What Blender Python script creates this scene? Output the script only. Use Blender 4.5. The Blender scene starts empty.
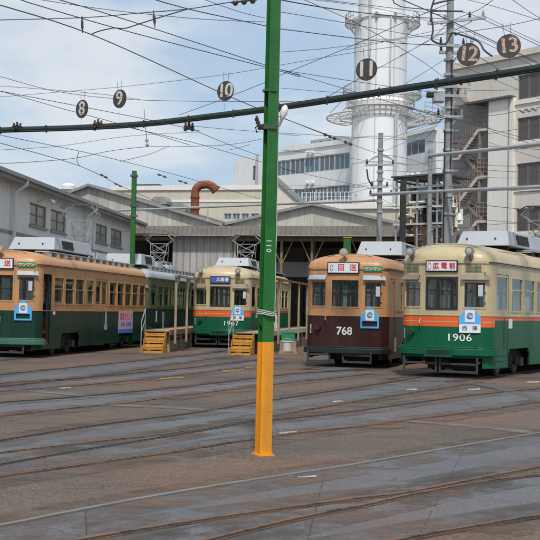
import bpy, math, random
from mathutils import Vector, Matrix
random.seed(7)
S = bpy.context.scene
COL = S.collection
R = math.radians
PI = math.pi

# ------------------------------------------------------------------ camera
F = 1150.0
cam_d = bpy.data.cameras.new('camera'); cam = bpy.data.objects.new('camera', cam_d); COL.objects.link(cam)
cam_d.sensor_width = 36; cam_d.lens = F/540*36; cam_d.clip_end = 3000; cam_d.clip_start = .1
CH = 1.6
ROT = Matrix.Rotation(R(90+1.97), 3, 'X') @ Matrix.Rotation(R(1.15), 3, 'Z')
cam.matrix_world = Matrix.Translation((0, 0, CH)) @ ROT.to_4x4()
S.camera = cam
def ray(px, py):
    return ROT @ Vector(((px-270)/F, -(py-270)/F, -1))
def P(px, py, Y):
    d = ray(px, py); return Vector((0, 0, CH)) + d*(Y/d.y)
def G(px, py, z=0.0):
    d = ray(px, py); t = (z-CH)/d.z; return Vector((0, 0, CH)) + d*t

# ------------------------------------------------------------------ materials
def new_mat(name):
    m = bpy.data.materials.new(name); m.use_nodes = True
    nt = m.node_tree; b = nt.nodes['Principled BSDF']
    return m, nt, b
def paint(name, col, rough=.5, var=.18, scale=1.5, metal=0, streak=.0, rust=0, bump=.0, bscale=60, spec=.5, rustcol=(.16,.065,.025)):
    """colour with soft blotches, vertical run-off streaks, rust spots and fine bump"""
    m, nt, b = new_mat(name); N = nt.nodes; L = nt.links
    tc = N.new('ShaderNodeTexCoord')
    n1 = N.new('ShaderNodeTexNoise'); n1.inputs['Scale'].default_value = scale; n1.inputs['Detail'].default_value = 8; n1.inputs['Roughness'].default_value = .65
    L.new(tc.outputs['Object'], n1.inputs['Vector'])
    mr = N.new('ShaderNodeMapRange'); mr.inputs[1].default_value = .3; mr.inputs[2].default_value = .7
    mr.inputs[3].default_value = 1-var; mr.inputs[4].default_value = 1+var*.6
    L.new(n1.outputs['Fac'], mr.inputs[0])
    mul = N.new('ShaderNodeVectorMath'); mul.operation = 'SCALE'; mul.inputs[0].default_value = col
    L.new(mr.outputs[0], mul.inputs['Scale'])
    out = mul.outputs[0]
    if streak > 0:
        mp = N.new('ShaderNodeMapping'); mp.inputs['Scale'].default_value = (7, 7, .35)
        L.new(tc.outputs['Object'], mp.inputs[0])
        n2 = N.new('ShaderNodeTexNoise'); n2.inputs['Scale'].default_value = 1.6; n2.inputs['Detail'].default_value = 6
        L.new(mp.outputs[0], n2.inputs['Vector'])
        m2 = N.new('ShaderNodeMapRange'); m2.inputs[1].default_value = .45; m2.inputs[2].default_value = .72; m2.inputs[4].default_value = streak
        L.new(n2.outputs['Fac'], m2.inputs[0])
        mx = N.new('ShaderNodeMix'); mx.data_type = 'RGBA'; mx.inputs['B'].default_value = (.09, .08, .065, 1)
        L.new(m2.outputs[0], mx.inputs['Factor']); L.new(out, mx.inputs['A']); out = mx.outputs['Result']
    if rust > 0:
        n3 = N.new('ShaderNodeTexNoise'); n3.inputs['Scale'].default_value = scale*4; n3.inputs['Detail'].default_value = 9; n3.inputs['Roughness'].default_value = .7
        L.new(tc.outputs['Object'], n3.inputs['Vector'])
        m3 = N.new('ShaderNodeMapRange'); m3.inputs[1].default_value = .70-rust*.38; m3.inputs[2].default_value = .76-rust*.30; m3.inputs[4].default_value = min(1, .45+rust)
        L.new(n3.outputs['Fac'], m3.inputs[0])
        mx = N.new('ShaderNodeMix'); mx.data_type = 'RGBA'; mx.inputs['B'].default_value = (*rustcol, 1)
        L.new(m3.outputs[0], mx.inputs['Factor']); L.new(out, mx.inputs['A']); out = mx.outputs['Result']
    L.new(out, b.inputs['Base Color'])
    b.inputs['Roughness'].default_value = rough; b.inputs['Metallic'].default_value = metal
    b.inputs['Specular IOR Level'].default_value = spec
    if bump > 0:
        n4 = N.new('ShaderNodeTexNoise'); n4.inputs['Scale'].default_value = bscale; n4.inputs['Detail'].default_value = 6
        L.new(tc.outputs['Object'], n4.inputs['Vector'])
        bp = N.new('ShaderNodeBump'); bp.inputs['Strength'].default_value = bump; bp.inputs['Distance'].default_value = .01
        L.new(n4.outputs['Fac'], bp.inputs['Height']); L.new(bp.outputs[0], b.inputs['Normal'])
    return m
def corrugated(name, col, pitch=.18, depth=.03, **k):
    m = paint(name, col, **k); nt = m.node_tree; N = nt.nodes; L = nt.links; b = N['Principled BSDF']
    tc = N.new('ShaderNodeTexCoord'); sep = N.new('ShaderNodeSeparateXYZ'); L.new(tc.outputs['Object'], sep.inputs[0])
    a = N.new('ShaderNodeMath'); a.operation = 'MULTIPLY'; a.inputs[1].default_value = 2*PI/pitch; L.new(sep.outputs['X'], a.inputs[0])
    s = N.new('ShaderNodeMath'); s.operation = 'SINE'; L.new(a.outputs[0], s.inputs[0])
    bp = N.new('ShaderNodeBump'); bp.inputs['Strength'].default_value = .9; bp.inputs['Distance'].default_value = depth
    L.new(s.outputs[0], bp.inputs['Height']); L.new(bp.outputs[0], b.inputs['Normal'])
    return m
def glass(name, tint=(.45,.5,.5), ior=1.5, rough=.02, mixf=1.0):
    m, nt, b = new_mat(name); N = nt.nodes; L = nt.links; N.remove(b)
    t = N.new('ShaderNodeBsdfTransparent'); t.inputs[0].default_value = (*tint, 1)
    g = N.new('ShaderNodeBsdfGlossy'); g.inputs['Roughness'].default_value = rough
    fr = N.new('ShaderNodeFresnel'); fr.inputs[0].default_value = ior
    m1 = N.new('ShaderNodeMath'); m1.operation = 'MULTIPLY_ADD'; m1.inputs[1].default_value = .62; m1.inputs[2].default_value = .04*mixf
    L.new(fr.outputs[0], m1.inputs[0])
    mx = N.new('ShaderNodeMixShader'); L.new(m1.outputs[0], mx.inputs[0]); L.new(t.outputs[0], mx.inputs[1]); L.new(g.outputs[0], mx.inputs[2])
    L.new(mx.outputs[0], N['Material Output'].inputs[0])
    return m
def flat(name, col, rough=.5, metal=0):
    m, nt, b = new_mat(name); b.inputs['Base Color'].default_value = (*col, 1)
    b.inputs['Roughness'].default_value = rough; b.inputs['Metallic'].default_value = metal
    return m

M = {}
M['cream'] = paint('cream_paint', (.53,.435,.255), .38, .12, 1.2, streak=.22, rust=.04, bump=.35, bscale=2.2)
M['peach'] = paint('peach_paint', (.53,.27,.115), .4, .14, 1.3, streak=.26, rust=.05, bump=.35, bscale=2.2)
M['green'] = paint('green_paint', (.004,.105,.048), .38, .16, 1.0, streak=.14, rust=.02, bump=.3, bscale=2.0, spec=.22)
M['dgreen'] = paint('dark_green_paint', (.007,.044,.029), .36, .25, 1.2, streak=.2, rust=.06, bump=.3, bscale=2.0, spec=.25)
M['ogreen'] = paint('olive_green_paint', (.12,.15,.07), .4, .2, 1.2, streak=.2, rust=.03)
M['orange'] = paint('orange_stripe', (.75,.125,.025), .4, .1, 2)
M['maroon'] = paint('maroon_paint', (.050,.016,.015), .36, .25, 1.2, streak=.16, rust=.02, bump=.3, bscale=2.0, spec=.25)
M['blackgreen'] = paint('black_green_paint', (.012,.02,.018), .45, .2, 2)
M['greyroof'] = paint('grey_roof', (.38,.42,.44), .5, .15, 1.2, streak=.05)
M['acgrey'] = paint('air_con_casing', (.40,.43,.46), .55, .05, .6, streak=.10)
M['dark'] = flat('dark_void', (.012,.012,.012), .8)
M['under'] = paint('sooty_steel', (.022,.020,.018), .75, .3, 3, rust=.12, rustcol=(.07,.035,.02))
M['greysteel'] = paint('grey_frame_steel', (.085,.082,.078), .6, .25, 3, rust=.2)
M['rubber'] = flat('black_rubber', (.02,.02,.02), .6)
M['glass'] = glass('window_glass', (.88,.92,.91), 1.4, mixf=.0)
M['dglass'] = glass('dark_window_glass', (.35,.4,.42), 1.6)
M['inner'] = paint('cabin_lining', (.50,.47,.38), .6, .2, 2)
M['floorw'] = paint('cabin_floor', (.10,.05,.03), .6, .3, 2)
M['seat'] = flat('seat_cloth', (.05,.09,.13), .9)
M['white'] = paint('white_paint', (.75,.75,.74), .45, .08, 3)
M['letter'] = flat('white_lettering', (.78,.78,.76), .5)
M['red'] = flat('red_lettering', (.62,.03,.03), .5)
M['blueletter'] = flat('blue_lettering', (.04,.10,.45), .5)
M['blackletter'] = flat('black_lettering', (.03,.03,.03), .5)
M['signwhite'] = flat('sign_white', (.74,.76,.78), .4)
M['signgreen'] = flat('sign_green', (.01,.26,.12), .4)
M['signblue'] = flat('sign_blue', (.09,.42,.78), .45)
M['chrome'] = flat('lamp_chrome', (.28,.26,.22), .3, .6)
M['lens'] = flat('lamp_lens', (.40,.42,.42), .08)
M['redlens'] = flat('tail_lens', (.10,.012,.012), .2)
M['galv'] = paint('galvanised_steel', (.42,.44,.45), .5, .15, 2, metal=.3)
M['pgreen'] = paint('green_pole_paint', (.010,.135,.018), .42, .3, 2.5, streak=.4, rust=.24, bump=.3, bscale=30)
M['pyellow'] = paint('yellow_pole_paint', (.80,.31,.008), .5, .15, 3, streak=.3, rust=.22, bump=.3, bscale=30)
M['beamg'] = paint('beam_dark_green', (.010,.020,.015), .6, .3, 3)
M['concrete'] = paint('pole_concrete', (.27,.285,.29), .8, .2, 2, streak=.3, bump=.3)
M['oldconc'] = paint('old_concrete', (.22,.20,.17), .85, .3, 2, streak=.3, bump=.4)
M['wire'] = flat('wire_black', (.05,.05,.05), .6)
M['pantgrey'] = flat('pantograph_grey', (.26,.27,.27), .5)
M['porcelain'] = flat('porcelain', (.45,.45,.43), .25)
M['dporcelain'] = flat('brown_porcelain', (.08,.06,.05), .25)
M['yellow'] = paint('step_yellow', (.62,.30,.03), .65, .3, 5, streak=.35, rust=.25)
M['wood'] = paint('weathered_wood', (.24,.17,.10), .8, .3, 4, streak=.3)
M['timber'] = paint('pale_timber', (.34,.27,.17), .8, .25, 4, streak=.3)
M['rustsoft'] = paint('brown_rusty_rail', (.20,.095,.045), .85, .3, 6, rust=.3)
M['rust'] = paint('rust', (.30,.085,.03), .8, .5, 2.0, rust=.52, bump=.4, rustcol=(.05,.03,.025))
M['shedwall'] = corrugated('grey_sheet_wall', (.74,.73,.70), .32, .012, rough=.7, var=.10, scale=.5, streak=.14)
M['shedtrim'] = paint('shed_trim', (.30,.30,.29), .7, .2, 1, streak=.3, rust=.08)
M['facade'] = corrugated('depot_sheet_wall', (.46,.445,.41), .42, .05, rough=.75, var=.2, scale=.6, streak=.35)
M['fascia'] = corrugated('depot_fascia', (.17,.155,.13), .30, .03, rough=.8, var=.3, scale=.8, streak=.5)
M['gable'] = corrugated('gable_sheet', (.50,.48,.42), .9, .015, rough=.8, var=.25, scale=.5, streak=.4)
M['roofs'] = corrugated('slate_roof', (.13,.125,.12), .3, .04, rough=.85, var=.25, scale=.6, streak=.3)
M['factory'] = corrugated('cream_factory_wall', (.56,.52,.42), .8, .02, rough=.8, var=.08, scale=.3, streak=.06)
M['office'] = paint('white_office_wall', (.72,.73,.73), .7, .08, .25, streak=.22)
M['chim'] = paint('white_chimney_paint', (.74,.75,.77), .6, .05, .2, streak=.05)
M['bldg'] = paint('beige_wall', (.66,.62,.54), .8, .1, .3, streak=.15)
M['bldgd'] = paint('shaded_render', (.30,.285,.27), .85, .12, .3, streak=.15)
M['pier'] = paint('pale_tile', (.78,.75,.68), .7, .08, .4, streak=.1)
M['stair'] = paint('stair_steel', (.30,.22,.19), .7, .25, 3, rust=.3)
M['stairpale'] = paint('stair_stringer', (.55,.50,.43), .7, .2, 3)
M['farglass'] = flat('far_window_glass', (.10,.125,.15), .12)
M['farframe'] = flat('far_window_frame', (.45,.46,.47), .5)
M['darkframe'] = flat('dark_window_frame', (.10,.095,.09), .5)
M['oldframe'] = paint('old_wood_frame', (.22,.19,.13), .8, .3, 4)
M['milk'] = flat('frosted_pane', (.40,.42,.40), .35)
M['bucket'] = flat('white_bucket', (.7,.7,.68), .5)
M['boxgreen'] = flat('green_crate', (.02,.25,.10), .6)
M['rope'] = flat('pale_rope', (.42,.45,.38), .9)

M['signdark'] = paint('sign_dark', (.055,.05,.045), .6, .3, 6, rust=.25)
M['signletter'] = paint('sign_letter', (.62,.58,.50), .6, .2, 8, rust=.15)
M['signletterold'] = paint('sign_letter_worn', (.60,.50,.38), .6, .3, 8, rust=.62, rustcol=(.30,.10,.03))
M['frameblue'] = paint('pale_blue_frame', (.30,.36,.40), .6, .2, 3)
M['rustpale'] = paint('orange_brown_pipe', (.34,.17,.10), .8, .3, 3)
M['winbrown'] = flat('brown_window_frame', (.17,.15,.14), .5)
M['brownglass'] = flat('brown_window_glass', (.085,.075,.07), .2)
M['dgreen2'] = paint('bumper_green', (.05,.16,.11), .35, .15, 2, streak=.1)
# ------------------------------------------------------------------ mesh builder
class MB:
    def __init__(s): s.v = []; s.f = []; s.m = []; s.mats = []
    def mi(s, mat):
        if mat not in s.mats: s.mats.append(mat)
        return s.mats.index(mat)
    def add(s, verts, faces, mat):
        o = len(s.v); s.v += [tuple(v) for v in verts]; k = s.mi(mat)
        for f in faces: s.f.append(tuple(i+o for i in f)); s.m.append(k)
        return s
    def box(s, x0, x1, y0, y1, z0, z1, mat, tx=0, ty=0):
        """tx, ty: how much the top shrinks on each side"""
        v = [(x0,y0,z0),(x1,y0,z0),(x1,y1,z0),(x0,y1,z0),(x0+tx,y0+ty,z1),(x1-tx,y0+ty,z1),(x1-tx,y1-ty,z1),(x0+tx,y1-ty,z1)]
        return s.add(v, [(0,3,2,1),(4,5,6,7),(0,1,5,4),(1,2,6,5),(2,3,7,6),(3,0,4,7)], mat)
    def hexa(s, v, mat):
        return s.add(v, [(0,3,2,1),(4,5,6,7),(0,1,5,4),(1,2,6,5),(2,3,7,6),(3,0,4,7)], mat)
    def bar(s, a, b, w, h, mat, up=(0,0,1)):
        a = Vector(a); b = Vector(b); d = (b-a).normalized(); up = Vector(up)
        if abs(d.dot(up)) > .99: up = Vector((0,1,0))
        x = d.cross(up).normalized()*w/2; y = x.cross(d).normalized()*h/2
        return s.hexa([a-x-y, a+x-y, a+x+y, a-x+y, b-x-y, b+x-y, b+x+y, b-x+y], mat)
    def tube(s, pts, r, mat, seg=8, caps=True, r2=None):
        pts = [Vector(p) for p in pts]; n = len(pts); vs = []; fs = []
        ref = None
        for i, p in enumerate(pts):
            d = (pts[min(i+1,n-1)]-pts[max(i-1,0)]).normalized()
            if ref is None:
                ref = Vector((0,0,1)) if abs(d.z) < .9 else Vector((1,0,0))
            x = d.cross(ref).normalized(); y = x.cross(d).normalized(); ref = y if abs(y.dot(d)) < .5 else ref
            rr = r if r2 is None else r+(r2-r)*i/(n-1)
            if isinstance(r, (list, tuple)): rr = r[i]
            for k in range(seg):
                a = 2*PI*k/seg; vs.append(p+x*math.cos(a)*rr+y*math.sin(a)*rr)
        for i in range(n-1):
            for k in range(seg):
                k2 = (k+1) % seg; fs.append((i*seg+k, i*seg+k2, (i+1)*seg+k2, (i+1)*seg+k))
        if caps: fs.append(tuple(range(seg))[::-1]); fs.append(tuple((n-1)*seg+k for k in range(seg)))
        return s.add(vs, fs, mat)
    def disc(s, c, nrm, r, t, mat, seg=24):
        c = Vector(c); nrm = Vector(nrm).normalized()
        return s.tube([c-nrm*t/2, c+nrm*t/2], r, mat, seg)
    def prism(s, pts, d, mat):
        """pts: polygon in 3-D, d: extrusion vector"""
        n = len(pts); d = Vector(d); v = [Vector(p) for p in pts]; v += [p+d for p in v]
        fs = [tuple(range(n)), tuple(range(n, 2*n))[::-1]] + [(i, n+i, n+(i+1) % n, (i+1) % n) for i in range(n)]
        return s.add(v, fs, mat)
    def build(s, name, parent=None, smooth=False, loc=None, bevel=0):
        me = bpy.data.meshes.new(name); me.from_pydata(s.v, [], s.f); me.update()
        for m in s.mats: me.materials.append(M[m])
        me.polygons.foreach_set('material_index', s.m)
        import bmesh
        bm = bmesh.new(); bm.from_mesh(me); bmesh.ops.recalc_face_normals(bm, faces=bm.faces); bm.to_mesh(me); bm.free()
        if smooth:
            me.polygons.foreach_set('use_smooth', [True]*len(me.polygons))
        o = bpy.data.objects.new(name, me); COL.objects.link(o)
        if smooth:
            md = o.modifiers.new('split', 'EDGE_SPLIT'); md.split_angle = R(38)
        if bevel:
            md = o.modifiers.new('bevel', 'BEVEL'); md.width = bevel; md.segments = 2; md.limit_method = 'ANGLE'; md.angle_limit = R(35)
        if parent: o.parent = parent
        if loc: o.location = loc
        return o
def tag(o, label=None, cat=None, group=None, kind=None):
    if label: o['label'] = label
    if cat: o['category'] = cat
    if group: o['group'] = group
    if kind: o['kind'] = kind
    return o
def empty(name, loc, rz, label, cat, group=None):
    o = bpy.data.objects.new(name, None); COL.objects.link(o); o.location = loc; o.rotation_euler = (0,0,rz)
    o.empty_display_size = .3
    return tag(o, label, cat, group)
def text(name, body, size, mat, parent, mw, depth=.004, bold=0, sx=1.0, space=1.0, vert=False):
    """lettering as mesh; mw: local matrix (text plane x right, y up); centred"""
    cu = bpy.data.curves.new(name, 'FONT'); cu.body = body; cu.size = size; cu.extrude = depth
    cu.align_x = 'CENTER'; cu.align_y = 'CENTER'; cu.space_character = space; cu.space_line = .8 if vert else 1
    t = bpy.data.objects.new(name, cu); COL.objects.link(t)
    bpy.context.view_layer.update()
    me = bpy.data.meshes.new_from_object(t.evaluated_get(bpy.context.evaluated_depsgraph_get()))
    bpy.data.objects.remove(t); me.materials.clear(); me.materials.append(M[mat])
    if bold:
        import bmesh
        bm = bmesh.new(); n0 = 0
        for k, (dx, dy) in enumerate(((0,0),(-1,0),(1,0),(0,.7),(0,-.7))):
            t2 = me.copy(); t2.transform(Matrix.Translation((dx*bold, dy*bold, k*.0004))); bm.from_mesh(t2); bpy.data.meshes.remove(t2)
        bm.to_mesh(me); bm.free()
    me.transform(Matrix.Diagonal((sx,1,1,1)))
    o = bpy.data.objects.new(name, me); COL.objects.link(o)
    o.parent = parent; o.matrix_local = mw
    return o
def face_mat(p, nrm, up=(0,0,1)):
    """matrix at p whose z = nrm (out of the sign), y = up"""
    z = Vector(nrm).normalized(); y = Vector(up); y = (y-z*y.dot(z)).normalized(); x = y.cross(z)
    return Matrix.Translation(p) @ Matrix((x, y, z)).transposed().to_4x4()

M['fender'] = paint('dirty_fender_steel', (.045,.043,.04), .7, .3, 3, rust=.15)
M['mirrorback'] = flat('mirror_back', (.55,.57,.58), .25)
# ------------------------------------------------------------------ trams
class Outline:
    """plan outline of a tram body; u = distance from the front centre along the skin"""
    def __init__(s, w, L, bow=.14, cr=.42):
        pts = []
        n = 14
        for i in range(n+1):
            x = (w-cr)*i/n; pts.append((x, bow*(i/n)**2))
        m = 10
        for i in range(1, m+1):
            a = PI/2*i/m
            pts.append((w-cr+cr*math.sin(a), bow+cr*1.0*(1-math.cos(a))))
        k = 40
        y0 = pts[-1][1]; y1 = L-y0
        for i in range(1, k+1): pts.append((w, y0+(y1-y0)*i/k))
        for i in range(1, m+1):
            a = PI/2*i/m
            pts.append((w-cr+cr*math.cos(a), y1+cr*math.sin(a)))
        for i in range(1, n+1): pts.append(((w-cr)*(1-i/n), L-bow*((1-i/n))**2))
        s.pts = [Vector((a, b, 0)) for a, b in pts]; s.u = [0]
        for a, b in zip(s.pts, s.pts[1:]): s.u.append(s.u[-1]+(b-a).length)
        s.U = s.u[-1]; s.w = w; s.L = L
        # u at which the straight side begins
        s.us = s.u[n+m]; s.y0 = y0
    def pn(s, u):
        sg = -1 if u < 0 else 1; u = min(abs(u), s.U)
        import bisect
        i = min(max(bisect.bisect_right(s.u, u)-1, 0), len(s.u)-2)
        t = (u-s.u[i])/(s.u[i+1]-s.u[i]); p = s.pts[i].lerp(s.pts[i+1], t)
        def tg(j):
            a = s.pts[max(j-1, 0)]; b = s.pts[min(j+1, len(s.pts)-1)]
            if j == 0: a = Vector((-b.x, b.y, 0))
            if j == len(s.pts)-1: b = Vector((-a.x, a.y, 0))
            return (b-a).normalized()
        d = tg(i).lerp(tg(i+1), t).normalized(); nr = Vector((d.y, -d.x, 0))
        return Vector((p.x*sg, p.y, 0)), Vector((nr.x*sg, nr.y, 0))
    def at(s, u, z, o=0):
        p, n = s.pn(u); q = p+n*o; return Vector((q.x, q.y, z))
    def side(s, y):           # u on the straight side at a distance y behind the front
        return s.us+(y-s.y0)
def strip(mb, ol, u0, u1, z0, z1, o0, o1, mat, z0b=None, step=.1):
    """solid block that follows the skin from u0 to u1, z0 to z1, between offsets o0 (inner) and o1 (outer)"""
    curved = min(abs(u0), abs(u1)) < ol.us+.01 or u0*u1 < 0 or max(abs(u0), abs(u1)) > ol.U-ol.us
    n = max(1, int(abs(u1-u0)/step)+1) if curved else 1
    v = []; f = []
    for i in range(n+1):
        u = u0+(u1-u0)*i/n
        v += [ol.at(u, z0, o0), ol.at(u, z0, o1), ol.at(u, z1, o1), ol.at(u, z1, o0)]
    for i in range(n):
        a = i*4; b = a+4
        for k in range(4): f.append((a+k, a+(k+1) % 4, b+(k+1) % 4, b+k))
    f.append((0,3,2,1)); f.append((n*4, n*4+1, n*4+2, n*4+3))
    mb.add(v, f, mat)
def shell(ol, bands, holes_r, holes_l, zt, zb=.28, th=.05, inner='inner'):
    """bands: [(z, material)] bottom-up: material applies above z.  holes: (u0,u1,z0,z1)"""
    mb = MB()
    for sg, holes in ((1, holes_r), (-1, holes_l)):
        us = {0, ol.U, ol.us, ol.U-ol.us}; zs = {zb, zt}
        for h in holes: us |= {max(h[0],0), h[1]}; zs |= {h[2], h[3]}
        for z, _, _ in bands: zs.add(max(z, zb))
        u = 0
        while u < ol.us: us.add(u); us.add(ol.U-u); u += .09
        us = sorted(us); us = [a for i, a in enumerate(us) if i == 0 or a-us[i-1] > 1e-4]
        zs = sorted(z for z in zs if zb <= z <= zt)
        for i in range(len(us)-1):
            for j in range(len(zs)-1):
                uc = (us[i]+us[i+1])/2; zc = (zs[j]+zs[j+1])/2
                if any(h[0] < uc < h[1] and h[2] < zc < h[3] for h in holes): continue
                mat = None
                for z, mf, ms in bands:
                    if zc > z: mat = mf if uc < ol.us-.02 or uc > ol.U-ol.us else ms
                q = [ol.at(sg*us[i], zs[j]), ol.at(sg*us[i+1], zs[j]), ol.at(sg*us[i+1], zs[j+1]), ol.at(sg*us[i], zs[j+1])]
                mb.add(q, [(0,1,2,3)], mat)
                q = [ol.at(sg*us[i], zs[j], -th), ol.at(sg*us[i+1], zs[j], -th), ol.at(sg*us[i+1], zs[j+1], -th), ol.at(sg*us[i], zs[j+1], -th)]
                mb.add(q, [(0,1,2,3)], inner if zc > .8 else 'under')
        for (u0, u1, z0, z1) in holes:
            zc = (z0+z1)/2; mat = None
            for z, mf, ms in bands:
                if zc > z: mat = mf if (u0+u1)/2 < ol.us else ms
            n = max(1, int((u1-u0)/.09))
            if z1-z0 > 1.5: mat = bands[0][2]
            for a in ([u0] if u0 > 0 else [])+[u1]:
                mb.add([ol.at(sg*a, max(z0,zb)), ol.at(sg*a, z1), ol.at(sg*a, z1, -th), ol.at(sg*a, max(z0,zb), -th)], [(0,1,2,3)], mat)
            if z1-z0 > 1.5: mat = bands[0][2]
            for z in (z0, z1):
                if z < zb+.001: continue
                for k in range(n):
                    a = u0+(u1-u0)*k/n; b = u0+(u1-u0)*(k+1)/n
                    mb.add([ol.at(sg*a, z), ol.at(sg*b, z), ol.at(sg*b, z, -th), ol.at(sg*a, z, -th)], [(0,1,2,3)], mat)
        # bottom rim
        n = 60
        for k in range(n):
            a = ol.U*k/n; b = ol.U*(k+1)/n
            if any(h[0] < (a+b)/2 < h[1] and h[2] < zb+.01 for h in holes): continue
            mb.add([ol.at(sg*a, zb), ol.at(sg*b, zb), ol.at(sg*b, zb, -th), ol.at(sg*a, zb, -th)], [(0,1,2,3)], bands[0][1])
    return mb
def roof_mesh(ol, z0, rise, mat, lip=.03, front=.95):
    mb = MB(); rings = []
    us = [ol.U*i/90 for i in range(91)]
    ring_u = us+[-u for u in us[-2:0:-1]]
    K = 9
    prof = [(0, -.05, lip)]+[(i/K, math.sin(PI/2*(i/K))**.85 if i else 0, 0) for i in range(K+1)]
    base = [ol.pn(u) for u in ring_u]
    Lc = ol.L/2
    for t, zf, off in prof:
        c = math.cos(PI/2*t) if t < 1 else 0
        shrink = 1-c
        ring = []
        for p, nn in base:
            x = p.x*c
            yy = p.y-Lc; half = Lc-front*shrink*1.05
            y = Lc+yy*half/Lc
            q = Vector((x, y, z0+rise*max(zf, 0)+(zf if zf < 0 else 0)))
            if off: q += nn*off
            ring.append(q)
        rings.append(ring)
    rings.insert(1, [Vector((p.x+nn.x*lip, p.y+nn.y*lip, z0+.01)) for p, nn in base])
    n = len(ring_u); v = [q for r in rings for q in r]; f = []
    for i in range(len(rings)-1):
        for k in range(n): f.append((i*n+k, i*n+(k+1) % n, (i+1)*n+(k+1) % n, (i+1)*n+k))
    mb.add(v, f, mat)
    return mb
def pantograph(parent, y, zr, mat='pantgrey', fold=1.0):
    """lattice pantograph: base frame, two lattice side legs, six-sided head"""
    mb = MB()
    z1 = zr+.18; zk = z1+.95*fold; zh = z1+1.45*fold
    for yy in (-.5, .5):
        mb.bar((-.5, y+yy, z1), (.5, y+yy, z1), .05, .05, mat)
    for xx in (-.45, .45): mb.bar((xx, y-.55, z1), (xx, y+.55, z1), .05, .05, mat)
    for xx in (-.45, .45):
        for yy in (-.45, .45): mb.tube([(xx, y+yy, zr-.1), (xx, y+yy, z1)], .05, 'porcelain', 8)
    base = mb.build('pantograph', parent)
    a = MB(); r = .013
    for yy, top in ((-.5, -.12), (.5, .12)):
        B = [Vector((-.3, y+yy, z1)), Vector((.3, y+yy, z1))]; T = [Vector((-.42, y+top, zk)), Vector((.42, y+top, zk))]
        for k in (0, 1): a.tube([B[k], T[k]], r*1.3, mat, 6)
        for q0, q1 in ((0, .52), (.52, 1)):
            l0 = B[0].lerp(T[0], q0); r0 = B[1].lerp(T[1], q0); l1 = B[0].lerp(T[0], q1); r1 = B[1].lerp(T[1], q1)
            a.tube([l0, r1], r, mat, 6); a.tube([r0, l1], r, mat, 6); a.tube([l1, r1], r, mat, 6)
    # upper arms open out to the wide head
    for sx in (-1, 1):
        for yy in (-.12, .12):
            a.tube([(sx*.42, y+yy, zk), (sx*.66, y+yy*1.6, zk+.2*fold)], r, mat, 6)
            a.tube([(sx*.66, y+yy*1.6, zk+.2*fold), (sx*.36, y+yy*1.2, zh)], r, mat, 6)
    a.build('pantograph_arm', base)
    h = MB()
    for yy in (-.17, .17):
        h.tube([(-.78, y+yy, zh-.14), (-.5, y+yy, zh), (.5, y+yy, zh), (.78, y+yy, zh-.14)], .022, 'greysteel', 6)
    for sx in (-.5, .5): h.tube([(sx, y-.17, zh), (sx, y+.17, zh)], .018, 'greysteel', 6)
    h.build('collector_head', base)
    return base
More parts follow.
